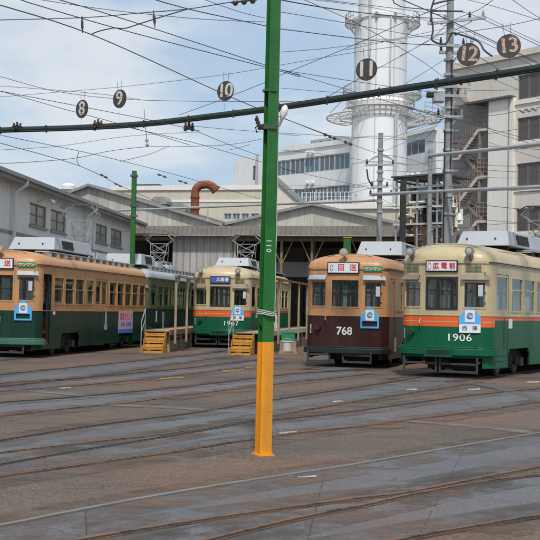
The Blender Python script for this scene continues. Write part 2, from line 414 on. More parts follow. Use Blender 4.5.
def make_tram(loc, rz, label, st, group='trams standing in the depot yard'):
    L = st.get('L', 12.6); w = st.get('w', 1.2)
    root = empty('tram', loc, rz, label, 'tram', group)
    ol = Outline(w, L, st.get('bow', .14), st.get('cr', .42))
    up, lo = st['up'], st['lo']; zbelt = st['belt']; ze = st.get('eave', 2.88)
    zs0, zs1 = st.get('win', (1.65, 2.55))
    # --- openings
    cw = st.get('cw', .42)
    fz0, fz1 = st.get('fz', (1.68, 2.50)); sz0, sz1 = st.get('sz', (1.72, 2.40))
    s0, s1 = st.get('sidewin', (.60, 1.08))
    R_, Lh = [], []
    R_.append((0, cw, fz0, fz1)); Lh.append((0, cw, fz0, fz1))
    R_.append((s0, s1, sz0, sz1)); Lh.append((s0, s1, sz0, sz1))
    zsk = .5
    for Hh in (R_, Lh): Hh.append((0, ol.us-.42, .0, zsk)); Hh.append((ol.U-ol.us+.42, ol.U, 0, zsk)); Hh.append((ol.U-cw, ol.U, fz0, fz1)); Hh.append((ol.U-s1, ol.U-s0, sz0, sz1))
    doors = st['doors']; wins = st['wins']
    dz0 = .42
    for a, b in doors: R_.append((ol.side(a), ol.side(b), dz0, zs1+.04))
    for a, b in wins: R_.append((ol.side(a), ol.side(b), zs0, zs1))
    lw = st.get('lwins') or [(.75+i*1.12, .75+i*1.12+.95) for i in range(10)]
    for a, b in lw: Lh.append((ol.side(a), ol.side(b), zs0, zs1))
    bog = st.get('bog', (2.55, L-2.75)); arch = st.get('arch', .95); az = st.get('az', .72)
    for c in bog:
        for Hh in (R_, Lh):
            Hh.append((ol.side(c-arch), ol.side(c+arch), 0, az-.1)); Hh.append((ol.side(c-arch+.1), ol.side(c+arch-.1), az-.1, az))
    body = shell(ol, st['bands'], R_, Lh, ze, zb=.26).build('body', root, smooth=True)
    # --- roof
    roof = roof_mesh(ol, ze, st.get('rise', .44), st.get('roofmat', up)).build('roof', root, smooth=True)
    g = MB(); strip(g, ol, ol.us-.3, ol.U-ol.us, ze-.035, ze-.01, .001, .035, 'under'); strip(g, ol, -(ol.us-.3), -(ol.U-ol.us), ze-.035, ze-.01, .001, .035, 'under')
    g.build('rain_gutter', roof)
    # --- cabin inside
    c = MB(); c.box(-w+.07, w-.07, .35, L-.35, .74, .80, 'floorw'); c.build('cabin_floor', root)
    c = MB(); c.box(-w+.07, w-.07, .3, L-.3, ze-.12, ze-.09, 'inner'); c.build('cabin_ceiling', root)
    for sx in (-1, 1):
        c = MB(); c.box(sx*(w-.07), sx*(w-.50), 1.8, L-1.8, .98, 1.20, 'seat'); c.box(sx*(w-.07), sx*(w-.19), 1.8, L-1.8, 1.20, 1.62, 'seat'); c.build('bench_seat', root)
    c = MB(); c.box(-.95, .95, .32, .75, .8, 1.42, 'greysteel'); c.box(-.5, -.15, .75, .98, 1.0, 1.35, 'under'); c.build('driver_desk', root)
    c = MB()
    for yy in (1.35, L-1.4): c.box(-1.0, -.45, yy, yy+.04, .8, 1.5, 'inner'); c.box(.55, .6, yy, yy+.04, .8, ze-.15, 'galv')
    c.build('cab_partition', root)
    for sx in (-.35, .35):
        c = MB(); c.tube([(sx, 1.5, 2.42), (sx, L-1.5, 2.42)], .016, 'galv', 6)
        for k in range(7): c.tube([(sx, 2.2+k*1.35, 2.42), (sx, 2.2+k*1.35, ze-.13)], .012, 'galv', 6)
        for k in range(20): c.box(sx-.045, sx+.045, 1.9+k*.45, 1.93+k*.45, 2.16, 2.26, 'white')
        c.build('strap_rail', root)
    # --- windows
    gm = st.get('glass', 'glass')
    def window(u0, u1, z0, z1, fm, fw=.035, mid=None, name='window', rub=False, o=.012):
        b = MB()
        strip(b, ol, u0, u1, z0, z0+fw, -.035, o, fm); strip(b, ol, u0, u1, z1-fw, z1, -.035, o, fm)
        strip(b, ol, u0, u0+fw*(1 if u1 > u0 else -1), z0+fw, z1-fw, -.035, o, fm); strip(b, ol, u1-fw*(1 if u1 > u0 else -1), u1, z0+fw, z1-fw, -.035, o, fm)
        sg = 1 if u1 > u0 else -1
        if name == 'windscreen' and st.get('round', True):
            rc = .13
            for cu, du_ in ((u0+fw, 1), (u1-fw, -1)):
                for cz, dz_ in ((z0+fw, 1), (z1-fw, -1)):
                    pts_ = [ol.at(cu, cz, o)]
                    for kk in range(7):
                        a_ = PI/2*kk/6; pts_.append(ol.at(cu+du_*rc*(1-math.cos(a_)), cz+dz_*rc*(1-math.sin(a_)), o))
                    b.prism(pts_, (0, .04, 0), fm)
        if mid: strip(b, ol, u0+fw*sg, u1-fw*sg, mid-.014, mid+.014, -.03, .002, fm)
        wo = b.build(name, root)
        p = MB(); strip(p, ol, u0+fw*sg, u1-fw*sg, z0+fw, z1-fw, -.022, -.016, gm, step=.25); p.build('pane', wo)
        return wo
    rimm = st.get('rim', up)
    cwin = window(-cw, cw, fz0, fz1, rimm, .045, name='windscreen')
    wi = MB(); wi.tube([ol.at(-.05, fz1-.08, .035), ol.at(.04, fz0+.28, .03)], .009, 'blackletter', 5); wi.build('wiper', cwin)
    for sg in (-1, 1): window(sg*s0, sg*s1, sz0, sz1, up, .04, name='front_window')
    window(ol.U-.001, ol.U-cw, fz0, fz1, rimm, .04, name='rear_window'); window(-(ol.U-.001), -(ol.U-cw), fz0, fz1, rimm, .04, name='rear_window')
    for sg in (-1, 1): window(sg*(ol.U-s0), sg*(ol.U-s1), sz0, sz1, up, .04, name='rear_window')
    fm = st.get('wframe', up)
    for a, b in wins: window(ol.side(a), ol.side(b), zs0, zs1, fm, .04, mid=(zs0+zs1)/2+st.get('midoff', .08))
    for a, b in lw: window(-ol.side(a), -ol.side(b), zs0, zs1, fm, .04, mid=(zs0+zs1)/2+st.get('midoff', .08))
    # --- doors
    for k, (a, b) in enumerate(doors):
        u0, u1 = ol.side(a), ol.side(b); zt = zs1+.04
        if k == 0 and st.get('open'):
            d = MB(); strip(d, ol, u1-.20, u1-.02, dz0+.06, zt-.03, -.10, -.06, 'dark'); d.build('door', root)
            s_ = MB(); s_.box(w-.62, w-.05, a+.02, b-.02, .38, .42, 'orange'); s_.box(w-.62, w-.30, a+.02, b-.02, .42, .72, 'orange')
            s_.box(w-.60, w-.07, b-.06, b-.02, .42, .86, 'orange'); s_.box(w-.60, w-.07, b-.05, b-.03, .861, 1.25, 'rustsoft')
            s_.box(w-.30, w-.06, a+.1, b-.1, .421, .43, 'under'); s_.build('step', root)
            continue
        n = 2 if b-a > 1.15 else 1
        for q in range(n):
            x0 = u0+(u1-u0)*q/n+.012; x1 = u0+(u1-u0)*(q+1)/n-.012
            d = MB(); dl = st['doorlo']; du = st['doorup']; wz = zs0
            strip(d, ol, x0, x1, dz0+.01, zbelt-.02, -.045, -.006, dl); strip(d, ol, x0, x1, zbelt-.02, wz, -.045, -.006, du)
            strip(d, ol, x0, x1, wz, wz+.06, -.045, -.006, du); strip(d, ol, x0, x1, zt-.07, zt-.01, -.045, -.006, du)
            strip(d, ol, x0, x0+.06, wz+.06, zt-.07, -.045, -.006, du); strip(d, ol, x1-.06, x1, wz+.06, zt-.07, -.045, -.006, du)
            if st.get('doorband'): strip(d, ol, x0, x1, st['doorband'][0], st['doorband'][1], -.006, -.003, 'orange')
            do = d.build('door', root)
            p = MB(); strip(p, ol, x0+.06, x1-.06, wz+.06, zt-.07, -.028, -.022, gm); p.build('pane', do)
            h = MB(); h.bar(ol.at(x0+.1, dz0+.16, .0), ol.at(x1-.1, dz0+.16, .0), .02, .02, st['lo']); h.build('kick_rail', do)
    # --- belt moulding
    g = MB(); strip(g, ol, .0, ol.U, zbelt-.012, zbelt+.012, .001, .014, up if st.get('mould', True) else lo); strip(g, ol, 0, -ol.U, zbelt-.012, zbelt+.012, .001, .014, up)
    g.build('belt_moulding', root)
    # --- side panel seams and rivet strips
    for sg in (-1, 1):
        for y in st.get('seams', (1.3, 3.75, 5.6, 7.2, 8.9, 11.2)):
            u = sg*ol.side(y); g = MB(); strip(g, ol, u, u+sg*.035, az+.02, zbelt-.03, .0005, .004, st['lo']); g.build('panel_seam', root)
    # --- bumper
    bz0, bz1 = st['bump']; e = ol.us-.05
    for nm in ('bumper',):
        b = MB(); off = st.get('boff', .13)
        strip(b, ol, -e, e, bz0, bz1-.04, .0, off, st['bmat']); strip(b, ol, -e, e, bz1-.04, bz1, .0, off*.6, st['bmat'])
        bo = b.build(nm, root, smooth=False, bevel=.02)
        if st.get('bbox'):
            q = MB(); q.box(-.36, .36, -off-.05, .02, bz0-.03, bz1-.05, st['bmat']); q.box(-.30, .30, -off-.053, -off-.05, bz0+.02, bz1-.09, 'blackgreen'); q.build('coupler_cover', bo)
    # --- fender rails under the front
    fr = MB()
    for (x0, x1) in ((-1.05, -.42), (-.02, .78)) if st.get('fr2') else ((-.95, -.1), (0, .95)):
        y = -.02
        fr.bar((x0, y, .17), (x1, y, .17), .03, .06, 'fender'); fr.bar((x0, y, .36), (x1, y, .36), .03, .05, 'fender')
        for x in (x0, x1): fr.bar((x, y, .13), (x, y, .52), .05, .03, 'fender'); fr.bar((x, y, .36), (x, .6, .5), .03, .04, 'fender')
    fr.build('fender_rail', root)
    # --- bogies
    for c_ in bog:
        b = MB(); b.box(-.95, .95, c_-.25, c_+.25, .28, .5, 'under')
        for sx in (-1, 1):
            b.box(sx*.86, sx*.98, c_-1.05, c_+1.05, .38, .50, 'under')
            for yy in (-.75, .75): b.box(sx*.98, sx*1.06, c_+yy-.12, c_+yy+.12, .24, .46, 'greysteel')
            b.tube([(sx*1.0, c_-.3, .3), (sx*1.0, c_-.3, .5)], .08, 'under', 8); b.tube([(sx*1.0, c_+.3, .3), (sx*1.0, c_+.3, .5)], .08, 'under', 8)
        b.box(-.85, .85, c_-.9, c_+.9, .18, .3, 'dark')
        bo = b.build('bogie', root)
        for yy in (-.75, .75):
            for sx in (-1, 1):
                wz = MB(); wz.tube([(sx*.70, c_+yy, .325), (sx*.84, c_+yy, .325)], .31, 'under', 22); wz.tube([(sx*.84, c_+yy, .325), (sx*.86, c_+yy, .325)], .24, 'greysteel', 18)
                wz.tube([(sx*.66, c_+yy, .325), (sx*.70, c_+yy, .325)], .34, 'under', 22)
                wz.build('wheel', bo, smooth=True)
    b = MB(); b.box(-.95, .95, .9, L-.9, .50, .72, 'dark'); b.box(-.8, -.2, 4.6, 7.9, .2, .5, 'under'); b.box(.3, 1.0, 4.8, 6.2, .22, .5, 'under'); b.box(.35, .95, 6.6, 7.6, .25, .5, 'greysteel')
    b.box(-.12, .12, .15, .9, .34, .46, 'under'); b.box(-.6, .6, .7, 1.0, .2, .45, 'under'); b.build('underframe', root)
    # --- destination sign
    d0, d1 = st.get('dest', (2.61, 2.91)); dw = st.get('dw', .42); dx = st.get('dx', 0)
    q = MB(); strip(q, ol, dx-dw, dx+dw, d0, d1, .0, .05, 'rubber'); ds = q.build('destination_sign', root, bevel=.03)
    q = MB(); strip(q, ol, dx-dw+.04, dx+dw-.04, d0+.035, d1-.035, .051, .055, st.get('dface', 'signwhite')); q.build('sign_face', ds)
    zc = (d0+d1)/2
    yb = ol.at(dx, zc, .06).y
    def ftext(body, x, z, size, mat, par, off=.0, **k):
        p, n = ol.pn(x); pt = Vector((p.x, p.y, z))+n*(.058+off)
        return text(k.pop('name', 'lettering'), body, size, mat, par, face_mat(pt, n), **k)
    for body, x, sz, mt in st['dtext']:
        ftext(body, dx+x, zc-.0, sz, mt, ds, bold=.004, depth=.002)
    if st.get('ring'):
        x, mt = st['ring']; p, n = ol.pn(dx+x); c0 = Vector((p.x, p.y, zc))+n*.058
        q = MB(); rr = []
        for k in range(21):
            a = 2*PI*k/20; rr.append(c0+Vector((math.cos(a)*.042, 0, math.sin(a)*.085)))
        q.tube(rr, .007, mt, 5); q.build('zero_ring', ds)
    if st.get('dline'): # thin upper line of small print
        ftext(st['dline'], dx+.06, d1-.062, .042, st['dlinem'], ds, depth=.002)
    # --- number
    if st.get('num'):
        ftext(st['num'], st.get('nx', 0), st['nz'], st.get('ns', .30), 'letter', root, off=-.055, name='fleet_number', bold=st.get('nb', .012), sx=st.get('nsx', 1.0), depth=.002, space=st.get('nsp', 1.0))
    # vertical notice at the left corner
    ftext(st.get('vtext', '降\n車\n口\n注\n意'), -(ol.us-.36), st.get('vz', 1.08), .062, 'letter', root, off=-.055, name='notice_lettering', bold=.0, vert=True, depth=.002)
    # --- tail light
    p, n = ol.pn(-(ol.us-.62)); pt = Vector((p.x, p.y, st.get('tz', 1.12)))
    q = MB(); q.tube([pt, pt+n*.09], .085, lo, 16); q.tube([pt+n*.09, pt+n*.10], .06, 'redlens', 16); q.build('tail_light', root, smooth=True)
    # --- headlights
    for hx, hy, hz in st['heads']:
        q = MB(); c0 = Vector((hx, hy, hz))
        q.tube([c0+Vector((0, .17, 0)), c0+Vector((0, .08, 0)), c0+Vector((0, -.04, 0)), c0+Vector((0, -.06, 0))], [.05, .10, st.get('hr', .105), st.get('hr', .105)], st.get('hmat', 'chrome'), 20)
        q.bar(c0+Vector((0, .05, -.08)), c0+Vector((0, .15, -.26)), .05, .05, st.get('hmat', 'chrome'))
        ho = q.build('headlight', root, smooth=True)
        q = MB(); q.tube([c0+Vector((0, -.05, 0)), c0+Vector((0, -.066, 0)), c0+Vector((0, -.078, 0))], [st.get('hr', .105)*.74, st.get('hr', .105)*.72, .03], 'lens', 18); q.build('lens', ho, smooth=True)
    # --- visors over the front windows
    vz = st.get('vis', 2.44)
    for a, b in st.get('vx', ((-1.18, -.64), (.54, 1.16))):
        q = MB(); n_ = 5; vs = []
        A = [ol.at(a+(b-a)*i/n_, vz+.10, .01) for i in range(n_+1)]; B_ = [ol.at(a+(b-a)*i/n_, vz-.02, .10) for i in range(n_+1)]
        for i in range(n_):
            q.hexa([A[i], A[i+1], B_[i+1], B_[i], A[i]+Vector((0,0,.015)), A[i+1]+Vector((0,0,.015)), B_[i+1]+Vector((0,0,.015)), B_[i]+Vector((0,0,.015))], st.get('vmat', 'greyroof'))
        q.build('sun_visor', root)
    # --- grilles beside the sign
    if st.get('grille'):
        for a, b in ((-1.02, -.62), (.58, 1.0)):
            q = MB(); strip(q, ol, a, b, 2.62, 2.83, .001, .012, up)
            for k in range(6): strip(q, ol, a+.02, b-.02, 2.635+k*.032, 2.648+k*.032, .012, .022, 'ogreen')
            q.build('vent_grille', root)
    # --- mirror
    p, n = ol.pn(ol.us-.38)
    q = MB(); q.tube([Vector((p.x, p.y, 2.35))+n*.0, Vector((p.x, p.y, 2.3))+n*.14+Vector((-.02,-.1,0))], .012, 'under', 6)
    q.box(p.x-.10, p.x+.02, p.y-.22, p.y-.19, 2.02, 2.30, 'mirrorback'); q.build('mirror', root, bevel=.02)
    q = MB()
    for z in (1.9, 2.15, 2.62): q.tube([Vector((p.x, p.y, z))+n*0, Vector((p.x, p.y, z))+n*.06], .022, up, 8)
    q.tube([ol.at(-.55, 1.45, .02), ol.at(-.55, 1.36, .09), ol.at(-.50, 1.33, .09)], .014, up, 6)
    q.build('grab_hooks', root)
    # --- placard
    ex = st.get('ex', .84)
    if st.get('emb'):
        p, n = ol.pn(ex); z0 = st.get('ez', 1.18); T = face_mat(Vector((p.x, p.y, z0))+n*.025, n)
        q = MB(); W_ = .26
        def loc2(x, y, z=0): return T @ Vector((x, y, z))
        body_h = .42
        if st['emb'] == 'frame':
            poly = [(-W_, .20), (W_, .20), (W_, .36), (.13, .48), (.10, .55), (0, .62), (-.10, .55), (-.13, .48), (-W_, .36)]
            q.prism([loc2(x, y) for x, y in poly], n*.02, 'signblue')
            for a, b, c, d in ((-W_, -W_+.05, 0, .20), (W_-.05, W_, 0, .20), (-W_+.05, W_-.05, 0, .05)):
                q.prism([loc2(a, c), loc2(b, c), loc2(b, d), loc2(a, d)], n*.02, 'signblue')
            po = q.build('placard', root)
            cy = .36
        else:
            poly = [(-W_, .18), (W_, .18), (W_, .36), (.17, .46), (.05, .585), (0, .60), (-.05, .585), (-.17, .46), (-W_, .36)]
            q.prism([loc2(x, y) for x, y in poly], n*.02, 'signblue')
            q.prism([loc2(-W_, -.03), loc2(W_, -.03), loc2(W_, .178), loc2(-W_, .178)], n*.02, 'signwhite')
            po = q.build('placard', root)
            cy = .37
            if st['emb'] != 'blank': text('plate_lettering', st['emb'], .125, 'blackletter', po, T @ Matrix.Translation((0, .075, .022)), bold=.001, depth=.002)
        q = MB(); q.prism([loc2(-.12, cy-.14, .021), loc2(.12, cy-.14, .021), loc2(.12, cy+.15, .021), loc2(-.12, cy+.15, .021)], n*.004, 'signwhite')
        q.build('poster', po)
        q = MB()
        for c2, a0, a1, mt in ((.07, .2, 3.0, 'pyellow'), (.07, 3.2, 5.9, 'blueletter'), (.035, 0, 5.2, 'signblue')):
            q.tube([loc2(math.cos(a0+(a1-a0)*k/10)*c2, cy+.02+math.sin(a0+(a1-a0)*k/10)*c2, .029) for k in range(11)], .014, mt, 5)
        q.build('round_logo', po)
    # --- green one-man plate
    if st.get('oneman'):
        x, z = st['oneman']
        q = MB(); strip(q, ol, x-.27, x+.27, z-.085, z+.085, .001, .025, 'signgreen'); om = q.build('green_plate', root, bevel=.02)
        ftext('ワンマン', x, z-.01, .118, 'letter', om, off=-.012, bold=.0025, depth=.002, name='plate_lettering')
    # --- roof gear
    for (y0, y1, hw, z0, z1) in st['ac']:
        q = MB(); n_ = .22
        v = [(-hw, y0, z0), (hw, y0, z0), (hw, y1, z0), (-hw, y1, z0), (-hw+.1, y0+.3, z1), (hw-.1, y0+.3, z1), (hw-.1, y1-.2, z1), (-hw+.1, y1-.2, z1)]
        q.hexa(v, 'acgrey')
        ac = q.build('air_conditioner', root, bevel=.03)
        for sg in (-1, 1):
            q = MB()
            for yy in [y0+1.45]:
                xa = sg*(hw-.02)+sg*.012; xb = sg*(hw-.08)+sg*.012
                q.hexa([(xa-.005*sg, yy-.55, z0+.08), (xa+.012*sg, yy-.55, z0+.08), (xa+.012*sg, yy+.55, z0+.08), (xa-.005*sg, yy+.55, z0+.08),
                        (xb-.005*sg, yy-.55, z1-.08), (xb+.012*sg, yy-.55, z1-.08), (xb+.012*sg, yy+.55, z1-.08), (xb-.005*sg, yy+.55, z1-.08)], 'dark')
            q.build('side_vent', ac)
        for yy in (y0+.35, (y0+y1)/2, y1-.35): q = MB(); q.box(-hw+.1, hw-.1, yy-.06, yy+.06, z0-.14, z0-.002, 'under'); q.build('mounting', ac)
        for sx in (-.45, .35): q = MB(); q.tube([(sx, y0+.14, z0+.2), (sx, y0+.09, z0+.2)], .025, 'under', 6); q.build('bolt', ac)
    zt = ze+st.get('rise', .44)
    for sg in (-1, 1):
        q = MB(); q.box(sg*.5, sg*.95, 1.5 if st.get('walk') else 4.5, L-1.2, zt-.02, zt+.02, 'acgrey')
        k = 1.6 if st.get('walk') else 4.6
        while k < L-1.3: q.box(sg*.72, sg*.92, k, k+.3, zt-.22, zt-.02, 'white' if st.get('walk') else 'under'); k += .78
        q.build('roof_walkway', root)
    q = MB(); q.tube([(-.9, .45, zt-.16), (-.3, .30, zt-.05), (.5, .32, zt-.06), (.95, .6, zt-.2), (1.0, 2.6, zt-.16), (.9, 5, zt-.02)], .014, st.get('roofmat', up), 6); q.build('roof_conduit', root)
    for (bx, by) in st.get('boxes', ()):
        q = MB(); q.box(bx-.35, bx+.35, by, by+1.3, zt+.02, zt+.34, 'acgrey', .04, .08)
        for k in range(3): q.tube([(bx+.1*k, by-.25, zt), (bx+.1*k, by-.25, zt+.24)], .05, 'dporcelain', 8)
        q.build('roof_equipment_box', root, bevel=.02)
    if st.get('panto'): pantograph(root, st['panto'][0], st['panto'][1], fold=st['panto'][2])
    # --- small notice plates on the side
    for (y, z, a, b, mt) in st.get('plates', ()):
        q = MB(); u = ol.side(y); strip(q, ol, u-a/2, u+a/2, z-b/2, z+b/2, .002, .012, mt); q.build('notice_plate', root)
    if st.get('ad'):
        y, z = st['ad']; q = MB(); u = ol.side(y); strip(q, ol, u-.95, u+.95, z-.27, z+.42, .002, .02, 'adpink'); strip(q, ol, u-.95, u+.95, z-.42, z-.27, .002, .02, 'adblue'); ad = q.build('advert_board', root)
        p = ol.at(u, z+.2, .022); T = face_mat(p, (1,0,0))
        text('advert_lettering', '電車で行こう', .28, 'red', ad, T, depth=.002); text('advert_lettering', '市内線　毎日運転', .17, 'blueletter', ad, face_mat(ol.at(u, z-.09, .022), (1,0,0)), depth=.002)
    return root
M['adpink'] = flat('advert_pink', (.62,.42,.50), .5)
M['adblue'] = flat('advert_blue', (.08,.20,.60), .5)

# ---- 1900 type livery
Y1900 = dict(sidewin=(.54,1.11), up='cream', lo='green', belt=1.55, bands=[(0,'green','green'),(1.27,'orange','green'),(1.385,'cream','green'),(1.40,'orange','green'),(1.44,'orange','orange'),(1.53,'cream','cream')],
    doorlo='green', doorup='cream', doorband=(1.44,1.53), rim='rubber', bump=(.56,.78), bmat='green', bbox=True, grille=True, nx=.46, nz=1.0, ns=.25, nsx=1.2, nb=.002, nsp=1.08,
    wins=[(1.85+i*1.13, 1.85+i*1.13+.98) for i in range(4)]+[(7.8+i*1.13, 7.8+i*1.13+.98) for i in range(4)],
    doors=[(.62,1.62),(6.4,7.65)], heads=[(-.84,.02,3.12),(.72,-.02,3.12)], ac=[(3.0,7.2,.74,3.44,3.86)], rise=.50, vx=((-1.16,-.60),(.50,1.18)), vmat='vis1900',
    plates=[(1.8,1.36,.28,.24,'signwhite')], bog=(2.6,9.9), L=12.6, midoff=.12, boxes=[(-.3,6.2)])
M['signbluedark'] = flat('sign_deep_blue', (.06,.12,.42), .4)
M['vis1900'] = paint('visor_brown_grey', (.22,.18,.13), .5, .15, 3)
tr1906 = make_tram((4.24,28.4,0), -R(29), 'cream and green tram 1906 with orange band, nearest the camera at far right',
    dict(Y1900, num='1906', dtext=[('広 電 前',.08,.165,'red')], ring=(-.30,'red'), dline='', dlinem='red', emb='西　陣', ez=1.16, ex=.72, panto=(9.0,3.55,.9)))
tr1907 = make_tram((-2.0,46.4,0), -R(9), 'cream and green tram with orange band and blue destination sign, standing at the middle platform',
    dict(Y1900, num='1907', dtext=[('広島港',.10,.165,'letter')], dface='signbluedark', emb='銀　閣', ez=1.16, ex=.72, panto=(5.9,3.6,.80), ac=[(2.4,5.0,.74,3.42,3.78)]))

# ---- 750 type livery
Y750 = dict(up='peach', lo='maroon', belt=1.47, bands=[(0,'maroon','maroon'),(.36,'blackgreen','maroon'),(.58,'maroon','maroon'),(1.47,'peach','peach')],
    doorlo='maroon', doorup='peach', bump=(.40,.60), bmat='blackgreen', boff=.10, fr2=True, round=False, dest=(2.65,2.99), dw=.47, dx=-.06, eave=2.83, rise=.44, bow=.10, cr=.34,
    cw=.43, fz=(1.68,2.52), sz=(1.70,2.46), sidewin=(.54,1.05), win=(1.62,2.50), vis=2.50, vx=((-1.1,-.56),(.52,1.12)), vmat='greyroof',
    wins=[(1.38+i*1.05, 1.38+i*1.05+.92) for i in range(4)]+[(7.35+i*1.03, 7.35+i*1.03+.9) for i in range(5)], doors=[(.42,1.15),(5.7,7.1)],
    heads=[(-.05,.0,3.26)], hmat='peach', hr=.12, ac=[(4.3,8.2,.76,3.40,3.86)], ex=.72, ez=1.13, emb='frame', oneman=(.78,2.80), bog=(3.1,9.7), midoff=.06, L=12.6)
tr768 = make_tram((2.13,32.5,0), -R(18), 'peach and maroon tram 768 standing between two green trams',
    dict(Y750, num='768', nz=1.03, ns=.31, nb=.009, dtext=[('回',-.05,.20,'red'),('送',.29,.20,'red')], ring=(-.33,'blackletter'), dline='', plates=[(1.28,.66,.2,.4,'cream')],
         bands=[(0,'maroon','maroon'),(.36,'blackgreen','maroon'),(.58,'maroon','maroon'),(1.47,'peach','peach')]))
tr761 = make_tram((-8.08,34.5,0), -R(8.6), 'peach and dark green tram with open orange doorway, at far left',
    dict(Y750, lo='dgreen', doorlo='dgreen', num='761', nx=-.14, nz=1.14, ns=.28, belt=1.43, bmat='dgreen2', boff=.16, bands=[(0,'dgreen','dgreen'),(1.43,'peach','peach')], open=True,
         dtext=[('回',-.05,.20,'red'),('送',.28,.20,'red')], ring=(-.33,'blackletter'), dline='', walk=True, L=12.8, ac=[(2.5,6.7,.78,3.38,3.80)], boxes=[(-.1,8.9)], panto=(7.6,3.40,1.18),
         plates=[(1.42,1.36,.22,.10,'signwhite'),(7.0,1.22,.16,.62,'greyroof'),(7.0,.86,.3,.2,'greyroof')], ad=(9.6,1.02)))
tr_green = make_tram((-6.35,48.8,0), -R(8), 'olive and green tram with grey roof, parked behind the far left tram',
    dict(Y1900, up='ogreen', lo='dgreen', bands=[(0,'dgreen','dgreen'),(1.55,'ogreen','ogreen')], roofmat='greyroof', doorband=None, doorlo='dgreen', doorup='ogreen', bmat='dgreen', num='',
         dtext=[], ring=None, dline='', emb=None, grille=False, panto=(7.0,3.6,.95), ac=[(.2,3.0,.85,3.40,3.88)], walk=True, boxes=[(-.1,5.6),(-.1,8.2)], plates=[(1.7,1.2,.16,.5,'signwhite'),(3.0,1.0,.3,.8,'greyroof')]))
tr_in = make_tram((3.3,70.5,0), -R(10), 'pale grey tram deep inside the dark shed opening',
    dict({**Y1900, 'sidewin': (.78,1.1)}, up='greyroof', lo='green', bands=[(0,'green','green'),(1.3,'greyroof','greyroof')], roofmat='greyroof', doorband=None, doorlo='green', doorup='greyroof', bmat='green', num='',
         dtext=[], ring=None, dline='', emb=None, grille=False, panto=None, ac=[(2,5,.92,3.36,3.8)], cw=.62, fz=(1.5,2.5), boxes=[]))

# ------------------------------------------------------------------ ground
def asphalt(name, c1, c2, rustk=0.0, plate=False):
    m, nt, b = new_mat(name); N = nt.nodes; L = nt.links
    tc = N.new('ShaderNodeTexCoord')
    def noise(sc, det=8, ro=.6, src=None):
        n = N.new('ShaderNodeTexNoise'); n.inputs['Scale'].default_value = sc; n.inputs['Detail'].default_value = det; n.inputs['Roughness'].default_value = ro
        L.new(src or tc.outputs['Object'], n.inputs['Vector']); return n.outputs['Fac']
    def mr(x, a, bb, c=0, d=1):
        r = N.new('ShaderNodeMapRange'); r.inputs[1].default_value = a; r.inputs[2].default_value = bb; r.inputs[3].default_value = c; r.inputs[4].default_value = d
        L.new(x, r.inputs[0]); return r.outputs[0]
    def mix(f, a, bb):
        x = N.new('ShaderNodeMix'); x.data_type = 'RGBA'
        L.new(f, x.inputs['Factor'])
        for k, s in (('A', a), ('B', bb)):
            if isinstance(s, tuple): x.inputs[k].default_value = (*s, 1)
            else: L.new(s, x.inputs[k])
        return x.outputs['Result']
    o = mix(mr(noise(.35, 6, .6), .38, .62), c1, c2)
    # reddish iron staining in large drifts
    o = mix(mr(noise(.16, 7, .65), .46, .66, 0, rustk), o, (.19,.10,.062))
    # pale worn and dark oily patches
    o = mix(mr(noise(1.1, 9, .7), .56, .72, 0, .35), o, tuple(min(1, c*1.45) for c in c1))
    o = mix(mr(noise(.7, 9, .72), .60, .74, 0, .55), o, tuple(c*.5 for c in c1))
    mp = N.new('ShaderNodeMapping'); mp.inputs['Scale'].default_value = (.35, 2.2, 1); mp.inputs['Rotation'].default_value = (0, 0, R(-38))
    L.new(tc.outputs['Object'], mp.inputs[0])
    o = mix(mr(noise(1.2, 7, .6, mp.outputs[0]), .52, .70, 0, .35), o, tuple(c*.62 for c in c2))
    # aggregate speckle
    vo = N.new('ShaderNodeTexVoronoi'); vo.inputs['Scale'].default_value = 55; L.new(tc.outputs['Object'], vo.inputs['Vector'])
    sp = mr(vo.outputs['Color'], .0, 1.0, .72, 1.28) if False else None
    sep = N.new('ShaderNodeSeparateColor'); L.new(vo.outputs['Color'], sep.inputs[0])
    sc = N.new('ShaderNodeVectorMath'); sc.operation = 'SCALE'; L.new(o, sc.inputs[0])
    L.new(mr(sep.outputs[0], 0, 1, .80 if plate else .66, 1.2 if plate else 1.34), sc.inputs['Scale'])
    o = sc.outputs[0]
    # fine cracks
    v2 = N.new('ShaderNodeTexVoronoi'); v2.feature = 'DISTANCE_TO_EDGE'; v2.inputs['Scale'].default_value = .55
    wn = N.new('ShaderNodeTexNoise'); wn.inputs['Scale'].default_value = 1.5; wn.inputs['Detail'].default_value = 6; L.new(tc.outputs['Object'], wn.inputs['Vector'])
    ad = N.new('ShaderNodeVectorMath'); ad.operation = 'MULTIPLY_ADD'; ad.inputs[1].default_value = (1.2,1.2,1.2); L.new(wn.outputs['Color'], ad.inputs[0]); L.new(tc.outputs['Object'], ad.inputs[2])
    L.new(ad.outputs[0], v2.inputs['Vector'])
    ck = mr(v2.outputs['Distance'], .0, .012, .7, 0)
    gate = mr(noise(.5, 3, .5), .48, .58)
    mm = N.new('ShaderNodeMath'); mm.operation = 'MULTIPLY'; L.new(ck, mm.inputs[0]); L.new(gate, mm.inputs[1])
    o = mix(mm.outputs[0], o, (.03,.027,.024))
    L.new(o, b.inputs['Base Color'])
    L.new(mr(noise(.8, 5), .35, .65, .62 if plate else .8, .80 if plate else .92), b.inputs['Roughness'])
    b.inputs['Specular IOR Level'].default_value = .35
    bp = N.new('ShaderNodeBump'); bp.inputs['Strength'].default_value = .5; bp.inputs['Distance'].default_value = .006
    L.new(vo.outputs['Distance'], bp.inputs['Height'])
    bp2 = N.new('ShaderNodeBump'); bp2.inputs['Strength'].default_value = .5; bp2.inputs['Distance'].default_value = .04
    L.new(noise(1.6, 7, .6), bp2.inputs['Height']); L.new(bp.outputs[0], bp2.inputs['Normal']); L.new(bp2.outputs[0], b.inputs['Normal'])
    return m
